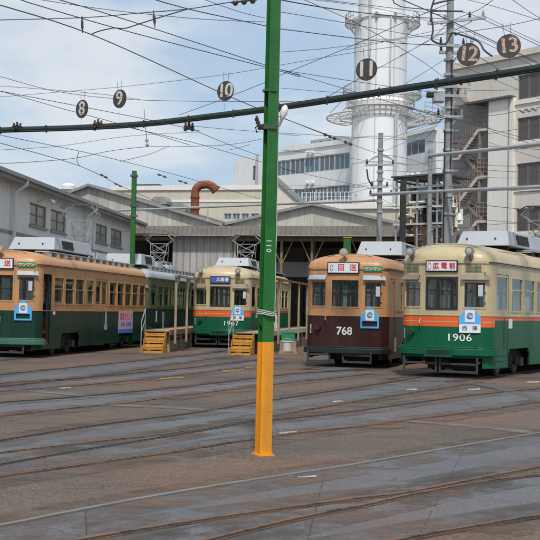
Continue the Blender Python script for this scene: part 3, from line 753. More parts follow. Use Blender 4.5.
M['asphalt'] = asphalt('yard_asphalt', (.128,.099,.076), (.086,.072,.060), .8)
M['trackbed'] = asphalt('track_paving', (.122,.125,.131), (.094,.097,.103), .4, True)
M['darkpatch'] = asphalt('dark_asphalt_patch', (.10,.095,.09), (.085,.082,.078), .25)
M['railtop'] = paint('rusty_rail_head', (.185,.092,.045), .5, .4, 1.2, metal=.2, rust=.55, rustcol=(.045,.032,.026))
M['raildark'] = paint('dark_rail_head', (.06,.042,.033), .45, .35, 2, metal=.4, rust=.3)
M['railpale'] = paint('worn_rail_head', (.24,.23,.21), .4, .3, 2, metal=.4, rust=.3)
def stain_mat():
    m, nt, b = new_mat('rust_stain'); N = nt.nodes; L = nt.links
    tc = N.new('ShaderNodeTexCoord'); n = N.new('ShaderNodeTexNoise'); n.inputs['Scale'].default_value = 1.3; n.inputs['Detail'].default_value = 10; n.inputs['Roughness'].default_value = .72
    L.new(tc.outputs['Object'], n.inputs['Vector'])
    r = N.new('ShaderNodeMapRange'); r.inputs[1].default_value = .42; r.inputs[2].default_value = .64; r.inputs[4].default_value = .72; L.new(n.outputs['Fac'], r.inputs[0])
    L.new(r.outputs[0], b.inputs['Alpha'])
    n2 = N.new('ShaderNodeTexNoise'); n2.inputs['Scale'].default_value = .7; n2.inputs['Detail'].default_value = 4; L.new(tc.outputs['Object'], n2.inputs['Vector'])
    c = N.new('ShaderNodeMix'); c.data_type = 'RGBA'; c.inputs['A'].default_value = (.078,.066,.056,1); c.inputs['B'].default_value = (.17,.105,.070,1); 
    r2 = N.new('ShaderNodeMapRange'); r2.inputs[1].default_value = .42; r2.inputs[2].default_value = .58; L.new(n2.outputs['Fac'], r2.inputs[0]); L.new(r2.outputs[0], c.inputs['Factor'])
    L.new(c.outputs['Result'], b.inputs['Base Color']); b.inputs['Roughness'].default_value = .9
    return m
M['ruststain'] = stain_mat()
M['groove'] = flat('rail_groove', (.022,.018,.015), .9)
def worn(name, col, sc, a0, a1, amax):
    m, nt, b = new_mat(name); N = nt.nodes; L = nt.links
    tc = N.new('ShaderNodeTexCoord'); n = N.new('ShaderNodeTexNoise'); n.inputs['Scale'].default_value = sc; n.inputs['Detail'].default_value = 8; n.inputs['Roughness'].default_value = .7
    L.new(tc.outputs['Object'], n.inputs['Vector'])
    r = N.new('ShaderNodeMapRange'); r.inputs[1].default_value = a0; r.inputs[2].default_value = a1; r.inputs[4].default_value = amax; L.new(n.outputs['Fac'], r.inputs[0]); L.new(r.outputs[0], b.inputs['Alpha'])
    b.inputs['Base Color'].default_value = (*col, 1); b.inputs['Roughness'].default_value = .85
    return m
M['markwhite'] = worn('worn_white_mark', (.50,.50,.48), 7, .40, .55, .8)
M['markyellow'] = worn('worn_yellow_mark', (.42,.30,.05), 7, .40, .55, .8)
M['trench'] = worn('pale_trench_cover', (.22,.21,.19), 2.5, .38, .58, .6)
M['joint'] = worn('paving_joint', (.035,.032,.03), 3, .40, .5, .8)
g = MB(); g.add([(-600,-60,0),(600,-60,0),(600,1500,0),(-600,1500,0)], [(0,1,2,3)], 'asphalt'); tag(g.build('yard_ground'), kind='structure')

def lerp_poly(pl, n=28):
    """smooth resample of ground points"""
    pl = [Vector(p) for p in pl]; out = []
    d = [0]
    for a, b in zip(pl, pl[1:]): d.append(d[-1]+(b-a).length)
    for i in range(n+1):
        t = d[-1]*i/n; k = 0
        while k < len(d)-2 and d[k+1] < t: k += 1
        f = (t-d[k])/(d[k+1]-d[k])
        p0 = pl[max(k-1,0)]; p1 = pl[k]; p2 = pl[k+1]; p3 = pl[min(k+2, len(pl)-1)]
        q = 0.5*((2*p1)+(-p0+p2)*f+(2*p0-5*p1+4*p2-p3)*f*f+(-p0+3*p1-3*p2+p3)*f**3)
        out.append(q if len(pl) > 2 else p1.lerp(p2, f))
    return out
def line(px): return [G(a, b) for a, b in px]
LZ = [0.004]
def strip_px(up, low, mat='trackbed', name='track_paving', z=None, jag=.02):
    A = lerp_poly(line(up) if not isinstance(up[0], Vector) else up); B = lerp_poly(line(low) if not isinstance(low[0], Vector) else low)
    z = z or LZ[0]
    rnd = random.Random(int(A[0].x*100))
    v = []; f = []
    for a, b in zip(A, B):
        d = (b-a).normalized()
        v += [(a.x+d.x*rnd.uniform(-jag,jag), a.y+d.y*rnd.uniform(-jag,jag), z), (b.x+d.x*rnd.uniform(-jag,jag), b.y+d.y*rnd.uniform(-jag,jag), z)]
    for i in range(len(A)-1): f.append((2*i, 2*i+2, 2*i+3, 2*i+1))
    mb = MB(); mb.add(v, f, mat); 
    if mat == 'trackbed':
        jm = MB(); acc = 0; nxt = 1.2
        for i in range(1, len(A)):
            acc += (A[i]-A[i-1]).length
            if acc > nxt and (A[i]-B[i]).length < 6:
                nxt = acc+rnd.uniform(2.0, 3.2); d = (A[i]-A[i-1]).normalized()*.008
                a, b = A[i], B[i]; jm.add([(a.x-d.x,a.y-d.y,z+.0005),(a.x+d.x,a.y+d.y,z+.0005),(b.x+d.x,b.y+d.y,z+.0005),(b.x-d.x,b.y-d.y,z+.0005)], [(0,1,2,3)], 'joint')
        if jm.v: tag(jm.build('paving_joints'), kind='structure')
    return tag(mb.build(name), kind='structure')
RZ = [0]
def rail_px(px, side=1, rusty=True, w=.045, gap=.04, z=.012, name='rail', head=None):
    head = head or ('railtop' if rusty else 'raildark'); w = w if rusty else .03
    A = lerp_poly(line(px) if not isinstance(px[0], Vector) else px, 36); mb = MB()
    nr = []
    for i, p in enumerate(A):
        d = (A[min(i+1, len(A)-1)]-A[max(i-1, 0)]).normalized(); nr.append(Vector((d.y, -d.x, 0)))
    def ribbon(o0, o1, zt, mat, zb=0):
        v = []; f = []
        for p, n in zip(A, nr):
            a = p+n*o0*side; b = p+n*o1*side
            v += [(a.x,a.y,zb),(a.x,a.y,zt),(b.x,b.y,zt),(b.x,b.y,zb)]
        for i in range(len(A)-1):
            for k in range(3): f.append((4*i+k, 4*i+4+k, 4*i+5+k, 4*i+1+k))
        mb.add(v, f, mat)
    rs = MB(); v = []; f = []
    for p, n in zip(A, nr):
        a = p-n*.40; b = p+n*.46; v += [(a.x,a.y,.0102+RZ[0]),(b.x,b.y,.0102+RZ[0])]
    for i in range(len(A)-1): f.append((2*i,2*i+2,2*i+3,2*i+1))
    rs.add(v, f, 'ruststain'); RZ[0] += .00005; tag(rs.build('rust_stain'), kind='structure')
    ribbon(0, w, z+.006, head); ribbon(w, w+gap, z-.0005, 'groove'); ribbon(w+gap, w+gap+.012, z+.002, head)
    return tag(mb.build(name), kind='structure')
# --- front track group (S1)
R1 = [(-40,534),(0,528),(90,510),(180,493.5),(253,481.7),(360,465),(460,447.5),(540,434),(600,424)]
R2 = [(20,552),(77,540),(180,523),(270,510),(360,498),(403,493),(487,476.5),(540,466.5),(600,456)]
R3 = [(150,552),(207,540),(297,518.5),(360,506),(410,495),(487,481.5),(540,475),(600,468)]
R4 = [(300,560),(390,541.5),(443,531.5),(540,515.5),(600,507)]
strip_px(R1, [(-40,640),(100,625),(250,590),(330,556),(390,541.5),(443,531.5),(540,515.5),(600,507)])
rail_px(R1, -1, head='railpale', w=.04, gap=.02); rail_px(R2, w=.06); rail_px(R3); rail_px(R4)
strip_px([(478,477.6),(500,473.5),(540,466.5),(600,456)], [(478,483),(500,480),(540,475),(600,468)], 'asphalt', 'asphalt_infill', z=.0075)
# --- middle group (S2)
S2u = [(-40,449),(0,441),(100,425),(180,415),(213,410),(257,402.5),(360,387),(420,377.5)]
S2l = [(-40,485),(0,478),(83,466),(180,452.5),(213,446),(257,440),(300,433.5),(360,427.3),(400,422),(470,413),(540,402.5),(600,394)]
S2r = [(-40,460),(0,453),(100,441.7),(180,432.3),(257,419),(275,415.3),(360,400.7),(443,388),(480,382.5)]
S2b = [(-40,472),(0,465),(67,453),(180,434.5),(250,422.5),(300,418),(360,410.7),(470,396),(540,389),(600,383)]
strip_px(S2u, S2r); strip_px(S2r[:6], S2b[:5]+[(275,419.5)], z=.0065); strip_px(S2b, S2l, z=.009)
rail_px(S2u, rusty=False); rail_px(S2r); rail_px(S2b, rusty=False); rail_px(S2l, -1)
# --- track to the maroon tram (S3)
S3u = [(-40,409),(0,403),(67,398),(180,387.3),(257,378),(300,373.5),(343,371),(365,369.5)]
S3l = [(-40,423),(0,417),(90,407),(133,403),(180,396.3),(257,387),(300,381.8),(343,377.5),(375,374)]
strip_px(S3u, S3l); rail_px(S3u, rusty=False); rail_px(S3l, -1)
S4u = [(-40,392),(0,387),(90,377.7),(180,369),(258,360.3),(280,358)]
S4l = [(-40,397),(0,392),(90,385),(180,375.5),(258,366),(284,362.5)]
strip_px(S4u, S4l); rail_px(S4u, rusty=False); rail_px(S4l, -1)
S5u = [(-40,380),(0,375),(90,366),(180,356.5),(222,352)]
S5l = [(-40,391),(0,384),(90,377),(180,363.5),(240,355.5)]
strip_px(S5u, S5l); rail_px(S5u, rusty=False); rail_px(S5l, -1)
# straight track under every tram
for t, L_ in ((tr1906,14),(tr768,14),(tr1907,30),(tr761,13.5),(tr_green,22),(tr_in,14)):
    mw = Matrix.Translation(t.location) @ Matrix.Rotation(t.rotation_euler.z, 4, 'Z')
    y0 = -1.6 if t is not tr1907 else -3.5
    a = [mw @ Vector((-.85, y0, 0)), mw @ Vector((-.85, L_, 0))]; b = [mw @ Vector((.85, y0, 0)), mw @ Vector((.85, L_, 0))]
    strip_px(a, b, jag=.02, z=.0102); 
    for sx in (-.7175, .7175): rail_px([mw @ Vector((sx, y0, 0)), mw @ Vector((sx, L_, 0))], rusty=True, z=.014)
# trench covers, oil-dark patches and painted marks
strip_px([(60,404),(133,405.5),(200,409),(262,412.5)], [(58,405.5),(133,407.5),(200,411.5),(262,415.5)], 'trench', 'trench_cover', z=.0125)
strip_px([(350,417),(400,420),(470,426),(533,432)], [(348,418.6),(400,422),(470,428.5),(530,434.5)], 'trench', 'trench_cover', z=.0125)
strip_px([(30,391),(66,394),(100,397)], [(28,392),(66,395.3),(98,398.5)], 'trench', 'trench_cover', z=.0125)
strip_px([(470,382),(500,387),(540,398)], [(462,383),(495,389.5),(540,402)], 'darkpatch', 'asphalt_patch', z=.0125)
strip_px([(283,472.5),(300,470),(318,467)], [(281,475),(300,474),(330,468.5)], 'darkpatch', 'asphalt_patch', z=.0115)
rm = random.Random(3)
for k_, (x0, y0, x1, y1, h0) in enumerate(()):
    strip_px([(x0,y0),((x0+x1)/2,(y0+y1)/2-.3),(x1,y1)], [(x0+2,y0+h0),((x0+x1)/2+2,(y0+y1)/2+h0),(x1+3,y1+h0)], ['asphalt','asphalt','trackbed'][k_ % 3], 'asphalt_patch', z=.0095, jag=.0)
for (x, y, w_, mt, nm) in ((65,388.5,6,'markwhite','white_mark'),(307,478,9,'markwhite','white_mark'),(290,477,3,'markwhite','white_mark'),(412,390,5,'markwhite','white_mark'),(474,390,6,'markwhite','white_mark'),(535,382.5,8,'markwhite','white_mark'),(288,433.5,9,'markwhite','white_mark'),(338,402,5,'markwhite','white_mark'),
        (172,378.5,12,'markyellow','yellow_mark'),(233,371,11,'markyellow','yellow_mark'),(252,367.5,7,'markyellow','yellow_mark')):
    up = []; lo = []
    for k in range(6):
        xx = x-w_+2*w_*k/5; e = -(xx-x)*.06
        th = (.75 if mt == 'markwhite' else .6)*rm.uniform(.7,1.2)
        up.append(G(xx, y-th+e)); lo.append(G(xx+rm.uniform(-.6,.6), y+th+e))
    mb = MB(); z = .0135; n = len(up)
    mb.add([(p.x,p.y,z) for p in up]+[(p.x,p.y,z) for p in lo], [(i,i+1,n+i+1,n+i) for i in range(n-1)], mt)
    tag(mb.build(nm), kind='structure')

M['chimseam'] = flat('chimney_seam', (.50,.52,.55), .6)
M['chimdark'] = flat('chimney_bracket', (.25,.25,.24), .6)
M['chimpipe'] = paint('chimney_pipe', (.5,.52,.53), .6, .1, 1)
M['chimrail'] = paint('chimney_railing', (.42,.41,.38), .6, .2, 1)
M['milk2'] = flat('hazy_shed_pane', (.30,.31,.29), .25)
M['farblue'] = flat('blue_grey_pane', (.09,.16,.20), .12)
# ------------------------------------------------------------------ facades helper
class Face:
    """vertical plane through two image columns at given depths; local frame: x along, y into the building, z up"""
    def __init__(s, pxa, Ya, pxb, Yb, py=300):
        a = P(pxa, py, Ya); b = P(pxb, py, Yb); s.o = Vector((a.x, a.y, 0)); d = Vector((b.x-a.x, b.y-a.y, 0)); s.len = d.length
        s.d = d.normalized(); s.n = Vector((-s.d.y, s.d.x, 0)); s.rz = math.atan2(s.d.y, s.d.x)
    def uz(s, px, py, off=0):
        r = ray(px, py); c = Vector((0,0,CH)); o = s.o+s.n*off
        t = (o-c).dot(s.n)/r.dot(s.n); q = c+r*t
        return (q-s.o).dot(s.d), q.z
    def w(s, u, z, off=0):
        q = s.o+s.d*u+s.n*off; return Vector((q.x, q.y, z))
def wall_with_holes(mb, u0, u1, z0, z1, holes, mat, th=.2):
    us = sorted({u0, u1} | {min(max(h[k],u0),u1) for h in holes for k in (0,1)}); zs = sorted({z0, z1} | {min(max(h[k],z0),z1) for h in holes for k in (2,3)})
    for i in range(len(us)-1):
        for j in range(len(zs)-1):
            uc = (us[i]+us[i+1])/2; zc = (zs[j]+zs[j+1])/2
            if any(h[0] < uc < h[1] and h[2] < zc < h[3] for h in holes): continue
            mb.add([(us[i],0,zs[j]),(us[i+1],0,zs[j]),(us[i+1],0,zs[j+1]),(us[i],0,zs[j+1])], [(0,1,2,3)], mat)
    for a, b, c, d in holes:
        mb.add([(a,0,c),(b,0,c),(b,0,d),(a,0,d),(a,th,c),(b,th,c),(b,th,d),(a,th,d)], [(0,1,5,4),(1,2,6,5),(2,3,7,6),(3,0,4,7)], mat)
def win_part(parent, a, b, c, d, nx=2, nz=1, fmat='farframe', gmat='farglass', fw=.06, y=.1, sill=None, name='window'):
    q = MB(); q.box(a, b, y-.03, y+.03, c, c+fw, fmat); q.box(a, b, y-.03, y+.03, d-fw, d, fmat)
    for k in range(nx+1):
        x = a+(b-a-fw)*k/nx; q.box(x, x+fw, y-.032, y+.032, c+fw, d-fw, fmat)
    for k in range(1, nz):
        z = c+(d-c)*k/nz; q.box(a+fw, b-fw, y-.02, y+.02, z-fw*.4, z+fw*.4, fmat)
    w_ = q.build(name, parent)
    if sill: q = MB(); q.box(a-.08, b+.08, -.08, y-.04, c-.09, c-.002, sill); q.build('sill', w_)
    q = MB(); q.box(a+fw*.5, b-fw*.5, y+.0, y+.012, c+fw*.5, d-fw*.5, gmat); q.build('pane', w_)
    return w_
def hole(fc, x0, y0, x1, y1):
    a, zt = fc.uz(x0, y0); b, _ = fc.uz(x1, y0); _, zb = fc.uz((x0+x1)/2, y1); _, zt = fc.uz((x0+x1)/2, y0)
    return (a, b, zb, zt)

# ------------------------------------------------------------------ left sheet-metal shed
fc = Face(0, 43.6, 135, 68.3)
b = empty('metal_shed', fc.o, fc.rz, 'long grey sheet-metal shed with four windows, along the left edge', 'shed')
eu0, ez = fc.uz(0, 172); eu1, ez1 = fc.uz(134, 222); ez = (ez+ez1)/2
hs = [hole(fc, 30, 207, 46.5, 229), hole(fc, 51, 212, 66, 234), hole(fc, 96, 224, 107.5, 241), hole(fc, 111, 228, 122, 244.5)]
z0w = sum(h[2] for h in hs)/4; z1w = sum(h[3] for h in hs)/4
hs = [(h[0], h[1], z0w, z1w) for h in hs]
q = MB(); ulen = eu1+.3; wall_with_holes(q, -16, ulen, 0, ez-.1, hs, 'shedwall', .18)
q.add([(ulen,0,0),(ulen,9,0),(ulen,9,ez+3),(ulen,0,ez-.1)], [(0,1,2,3)], 'shedwall'); q.add([(-16,9,0),(ulen,9,0),(ulen,9,ez-.1),(-16,9,ez-.1)], [(0,1,2,3)], 'shedwall'); q.add([(-16,0,0),(-16,9,0),(-16,9,ez+1.5),(-16,0,ez-.1)], [(0,1,2,3)], 'shedwall')
q.build('wall', b)
q = MB(); q.box(-16, ulen+.1, -.04, -.005, z0w-.55, z0w-.43, 'shedtrim'); q.build('wall_rail', b)
q = MB(); q.hexa([(-16.3,-.55,ez-.08),(ulen+.4,-.55,ez-.08),(ulen+.4,9.4,ez+2.5),(-16.3,9.4,ez+2.5),(-16.3,-.55,ez+.0),(ulen+.4,-.55,ez+.0),(ulen+.4,9.4,ez+2.6),(-16.3,9.4,ez+2.6)], 'roofs'); rf = q.build('roof', b)
q = MB(); q.box(-16.3, ulen+.4, -.70, -.56, ez-.16, ez-.02, 'shedtrim'); q.box(-16.3, ulen+.4, -.555, -.50, ez-.30, ez-.10, 'shedtrim'); q.build('gutter', b)
for h in hs:
    win_part(b, *h, nx=2, nz=2, fmat='oldframe', gmat='milk2', fw=.07, y=.08, sill='shedtrim')
for px in (11.5, 84.5):
    u, _ = fc.uz(px, 190); q = MB()
    q.tube([(u,-.62,ez-.14),(u,-.60,ez-.32),(u,-.16,ez-.62),(u,-.14,.1)], .075, 'white', 10); q.build('downpipe', b, smooth=True)
for px in (40,):
    u, z = fc.uz(px, 201); q = MB(); q.tube([(u-.5,-.02,z-.1),(u-.45,-.3,z+.05),(u-.2,-.5,z+.02)], .02, 'galv', 6); q.tube([(u-.2,-.5,z+.02),(u+.1,-.55,z-.04)], .07, 'white', 10, r2=.1); q.build('wall_lamp', b)
# ------------------------------------------------------------------ depot building
fd = Face(136, 69.2, 400, 65.2)
b = empty('depot_building', fd.o, fd.rz, 'wide depot shed with weathered gabled roofs and dark tram openings behind the trams', 'depot')
zf1 = fd.uz(136, 236)[1]; zf2 = fd.uz(390, 235)[1]; zf = (zf1+zf2)/2; zt = zf+.55
Lx0 = -1.5; Lx1 = fd.uz(450, 230)[0]+1
q = MB(); q.hexa([(Lx0,-.55,zf),(Lx1,-.55,zf),(Lx1,-.35,zf),(Lx0,-.35,zf),(Lx0,-.25,zt),(Lx1,-.25,zt),(Lx1,-.05,zt),(Lx0,-.05,zt)], 'fascia'); q.box(Lx0, Lx1, -.62, -.30, zf-.07, zf-.002, 'shedtrim'); q.build('fascia', b)
ua = fd.uz(173, 240)[0]; ub = fd.uz(236, 240)[0]
# closed sheet wall between the openings
q = MB(); q.box(ua, ub, .0, .15, 0, zf-.01, 'facade'); q.build('front_wall', b)
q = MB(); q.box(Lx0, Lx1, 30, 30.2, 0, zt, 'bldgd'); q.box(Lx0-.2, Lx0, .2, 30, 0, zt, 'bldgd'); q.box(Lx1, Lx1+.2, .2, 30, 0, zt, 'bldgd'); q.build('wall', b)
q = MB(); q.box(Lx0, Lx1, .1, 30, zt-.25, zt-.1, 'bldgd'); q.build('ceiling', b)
for px in (233, 281.5, 312, 363, 405):
    u = fd.uz(px, 250)[0]; q = MB(); q.box(u-.07, u+.07, -.02, .12, 0, zf, 'wood'); 
    for sx in (-1, 1):
        q.bar((u+sx*.06, .06, zf-1.6), (u+sx*.75, .06, zf-.1), .06, .06, 'wood', up=(0,1,0))
    q.build('post', b)
for px in (296, 330, 380):
    u = fd.uz(px, 250)[0]; q = MB(); q.box(u-.06, u+.06, 5, 5.12, 0, zf, 'shedtrim'); q.build('inner_post', b)
q = MB(); q.box(Lx0, Lx1, .05, .20, zf-.32, zf-.1, 'wood'); q.build('lintel', b)
u = fd.uz(290, 264)[0]; q = MB(); q.box(u-3, u+9, 2.5, 2.6, 3.6, 4.5, 'shedtrim'); q.build('inner_beam', b)
# gables over the front
def gable(xl, yl, xp, yp, xr, yr, dep=26, nm='gable_roof'):
    l = fd.uz(xl, yl, 1.2); p_ = fd.uz(xp, yp, 1.2); r = fd.uz(xr, yr, 1.2); y0 = 1.2
    zb = zt-.05
    q = MB(); q.add([(l[0],y0,zb),(r[0],y0,zb),(r[0],y0,r[1]),(p_[0],y0,p_[1]),(l[0],y0,l[1])], [(0,1,2,3,4)], 'gable'); q.build('gable_wall', b)
    q = MB(); t = .10; o = -.25
    for (A, B_) in ((l, p_), (p_, r)):
        ext = .6
        dx = B_[0]-A[0]; dz = B_[1]-A[1]
        a0 = (A[0]-(ext if A is l else 0), A[1]-(ext*dz/dx if A is l else 0)); b0 = (B_[0]+(ext if B_ is r else 0), B_[1]+(ext*dz/dx if B_ is r else 0))
        q.hexa([(a0[0],y0+o,a0[1]),(b0[0],y0+o,b0[1]),(b0[0],y0+dep,b0[1]),(a0[0],y0+dep,a0[1]),(a0[0],y0+o,a0[1]+t),(b0[0],y0+o,b0[1]+t),(b0[0],y0+dep,b0[1]+t),(a0[0],y0+dep,a0[1]+t)], 'roofs')
    rf = q.build('roof', b)
    q = MB()
    for (A, B_) in ((l, p_), (p_, r)): q.bar((A[0],y0+o-.03,A[1]+.02), (B_[0],y0+o-.03,B_[1]+.02), .06, .16, 'shedtrim', up=(0,0,1))
    q.build('barge_board', rf)
    return l, p_, r
gable(226, 224.5, 313, 204.5, 404, 225)
g2 = gable(40, 205, 90, 185.5, 224, 225.5)
# vent housings on the depot roof
for k, (px, py, wpx, lab) in enumerate(((162,202,17,'grey curved vent hood on the depot roof, left of the rusty duct'),(181,209,15,'smaller grey vent hood right of the curved one, low on the depot roof'))):
    c = P(px, py, 76); s_ = 1150/76; w_ = wpx/s_/2
    t = empty('roof_vent', (c.x, c.y, c.z-.9), fd.rz, lab, 'vent', 'vents on the depot roof')
    q = MB(); q.box(-w_*.7, w_*.7, -.5, .5, -1.6, .7, 'galv'); q.build('vent_box', t)
    q = MB(); pr = [(-w_,-.6,.7),(-w_,-.6,.95),(-w_*.6,-.6,1.2),(w_*.6,-.6,1.2),(w_,-.6,.9),(w_,-.6,.7)]; q.prism(pr, (0,1.2,0), 'shedtrim'); q.build('hood', t)
# rusty elbow duct
c = P(194.5, 222, 74); 
t = empty('exhaust_duct', (c.x, c.y, c.z), 0, 'rusty elbow exhaust duct curling over the roofs', 'duct')
pts = []; zt_ = P(194.5, 193, 74).z-c.z; r_ = .55
for k in range(6): pts.append((0, 0, zt_*k/5))
for k in range(1, 9):
    a = PI/2*k/8; pts.append((r_*(1-math.cos(a)), 0, zt_+r_*math.sin(a)))
x1 = pts[-1][0]; pts += [(x1+.25, 0, zt_+r_+.02), (x1+.55, 0, zt_+r_-.10), (x1+.78, 0, zt_+r_-.32)]
q = MB(); q.tube(pts, .27, 'rust', 16); q.build('duct_pipe', t, smooth=True)
for z in (zt_*.45, zt_*.85): q = MB(); q.tube([(0,0,z-.04),(0,0,z+.04)], .32, 'rust', 16); q.build('flange', t)
q = MB(); q.tube([(x1+.74,0,zt_+r_-.28),(x1+.82,0,zt_+r_-.36)], .33, 'rust', 16); q.build('flange', t)
# round white tank top behind the shed
c = P(68.5, 186, 90)
t = empty('ventilator', (c.x, c.y, c.z-1), 0, 'small white domed ventilator peeping over the far roofs', 'ventilator')
q = MB(); q.tube([(0,0,-2),(0,0,.9)], .34, 'white', 14); q.build('stack', t); q = MB(); q.tube([(0,0,.7),(0,0,1.0),(0,0,1.15),(0,0,1.25)], [.55,.55,.42,.1], 'white', 16); q.build('dome', t, smooth=True)

# ------------------------------------------------------------------ cream factory
ff = Face(100, 92, 300, 88)
b = empty('factory_building', ff.o, ff.rz, 'long cream factory building with small blue windows behind the depot roof', 'factory')
zt = ff.uz(180, 187)[1]; x1 = ff.uz(268, 200)[0]
hs = [hole(ff, 224, 213.5, 231.5, 219.5), hole(ff, 232.5, 213.5, 240, 219.5), hole(ff, 241.5, 213.5, 249, 219.5), hole(ff, 251, 213.5, 259, 219.5)]
zz0 = sum(h[2] for h in hs)/4; zz1 = sum(h[3] for h in hs)/4; hs = [(h[0],h[1],zz0,zz1) for h in hs]
q = MB(); wall_with_holes(q, ff.uz(112,200)[0], x1, 0, zt, hs, 'factory'); xa = ff.uz(112,200)[0]
q.add([(xa,0,zt),(x1,0,zt),(x1,14,zt),(xa,14,zt)], [(0,1,2,3)], 'factory'); q.add([(x1,0,0),(x1,14,0),(x1,14,zt),(x1,0,zt)], [(0,1,2,3)], 'factory'); q.add([(xa,0,0),(xa,14,0),(xa,14,zt),(xa,0,zt)], [(0,1,2,3)], 'factory'); q.add([(xa,14,0),(x1,14,0),(x1,14,zt),(xa,14,zt)], [(0,1,2,3)], 'factory')
q.build('wall', b)
q = MB(); q.box(xa-.1, x1+.1, -.12, -.002, zt-.25, zt+.12, 'pier'); q.box(xa, x1, -.06, -.003, zz1+.9, zz1+1.05, 'pier'); q.build('cornice', b)
for h in hs: win_part(b, *h, nx=2, fmat='farframe', gmat='farblue', fw=.06)
u, z = ff.uz(142, 186); q = MB(); q.box(u-1.1, u+1.1, 1, 2.5, zt, zt+.35, 'dark'); q.build('roof_hatch', b)
# low cream wing right of the gable
fl = Face(268, 86, 456, 82)
b = empty('factory_wing', fl.o, fl.rz, 'low cream factory wing below the white office and chimney', 'factory')
zt = fl.uz(380, 206)[1]; x1 = fl.uz(456, 200)[0]
q = MB(); q.box(0, x1, 0, 10, 0, zt, 'factory'); q.build('wall', b)
q = MB(); q.box(-.1, x1+.1, -.2, -.002, zt-.2, zt+.15, 'pier'); q.build('cornice', b)
# sloping parapet with railing
l = fl.uz(268, 171); r = fl.uz(306, 205)
q = MB(); q.prism([(l[0],-.3,l[1]),(r[0],-.3,r[1]),(r[0],-.3,0),(l[0],-.3,0)], (0,.25,0), 'bldg'); q.bar((l[0],-.35,l[1]+.05),(r[0],-.35,r[1]+.05), .3, .3, 'shedtrim'); q.build('sloping_parapet', b)
q = MB(); u0 = fl.uz(301,200)[0]; u1 = fl.uz(352,200)[0]
for k in range(13): x = u0+(u1-u0)*k/12; q.box(x-.025, x+.025, .3, .35, zt, zt+1.1, 'white')
for z in (.4,.75,1.1): q.box(u0, u1, .29, .36, zt+z-.03, zt+z, 'white')
q.build('roof_railing', b)

# ------------------------------------------------------------------ white office
fo = Face(262, 112, 352, 103)
b = empty('office_building', fo.o, fo.rz, 'white office building with two bands of windows, left of the chimney', 'office')
zt = (fo.uz(282,150)[1]+fo.uz(348,141.5)[1])/2
x0 = fo.uz(266,150)[0]; x1 = fo.uz(355,150)[0]
bands = []
for (ya, yb, a, bb) in ((159.5,175,276,349.5),(190,203.5,294,349.5)):
    z1_ = fo.uz(290, ya)[1]; z0_ = fo.uz(290, yb)[1]; bands.append((fo.uz(a,ya)[0], fo.uz(bb,ya)[0], z0_, z1_))
z = fo.uz(349, 151.5)[1]
q = MB(); wall_with_holes(q, x0, x1, 0, zt, bands, 'office', .3)
q.add([(x0,0,zt),(x1,0,zt),(x1,14,zt),(x0,14,zt)], [(0,1,2,3)], 'office'); q.add([(x1,0,0),(x1,14,0),(x1,14,zt),(x1,0,zt)], [(0,1,2,3)], 'office'); q.add([(x0,0,0),(x0,14,0),(x0,14,zt),(x0,0,zt)], [(0,1,2,3)], 'office'); q.build('wall', b)
q = MB(); q.box(x0-.1, x1+.1, -.15, -.003, zt-.2, zt+.25, 'office'); q.build('parapet', b)
for (a, bb, c, d) in bands:
    n = 5
    for k in range(n):
        wa = a+(bb-a)*k/n; wb = a+(bb-a)*(k+1)/n; win_part(b, wa+.01, wb-.01, c, d, nx=3, nz=1, fmat='farframe', gmat='farglass' if k % 2 else 'farblue', fw=.09, y=.12)
q = MB(); ua = fo.uz(293,146)[0]; ub = fo.uz(325,142)[0]
q.box(ua, ub, 2, 4, zt, zt+.25, 'galv')
q.build('roof_plinth', b)
for k in range(7):
    x = ua+(ub-ua)*(k+.5)/7; q = MB(); q.box(x-.22, x+.22, 2.2, 3.4, zt+.252, zt+1.05, 'galv'); q.tube([(x,2.19,zt+.65),(x,2.15,zt+.65)], .16, 'dark', 10); q.build('cooling_unit', b)
for (px, py) in ((309,153),(313,153),(308,183),(313,183)):
    u, z = fo.uz(px, py); q = MB(); q.tube([(u,-.02,z),(u,-.35,z)], .2, 'white', 10); q.build('wall_vent', b)
# block at the left of the office
fb = Face(231, 112, 280, 108)
b = empty('office_annex', fb.o, fb.rz, 'plain white block with one narrow slit window, left end of the office', 'office')
zt = fb.uz(245,158)[1]; x1 = fb.uz(266,158)[0]; h = hole(fb, 253, 166, 256, 180)
q = MB(); wall_with_holes(q, 0, x1, 0, zt, [h], 'office', .3); q.add([(0,0,zt),(x1,0,zt),(x1,12,zt),(0,12,zt)], [(0,1,2,3)], 'office'); q.add([(0,0,0),(0,12,0),(0,12,zt),(0,0,zt)], [(0,1,2,3)], 'office'); q.add([(x1,0,0),(x1,12,0),(x1,12,zt),(x1,0,zt)], [(0,1,2,3)], 'office'); q.build('wall', b)
win_part(b, *h, nx=1, fmat='darkframe', gmat='farglass', fw=.08)
q = MB(); u = fb.uz(258,170)[0]; q.tube([(u,-.2,zt-8),(u,-.2,zt+.2)], .12, 'galv', 8); q.build('downpipe', b)
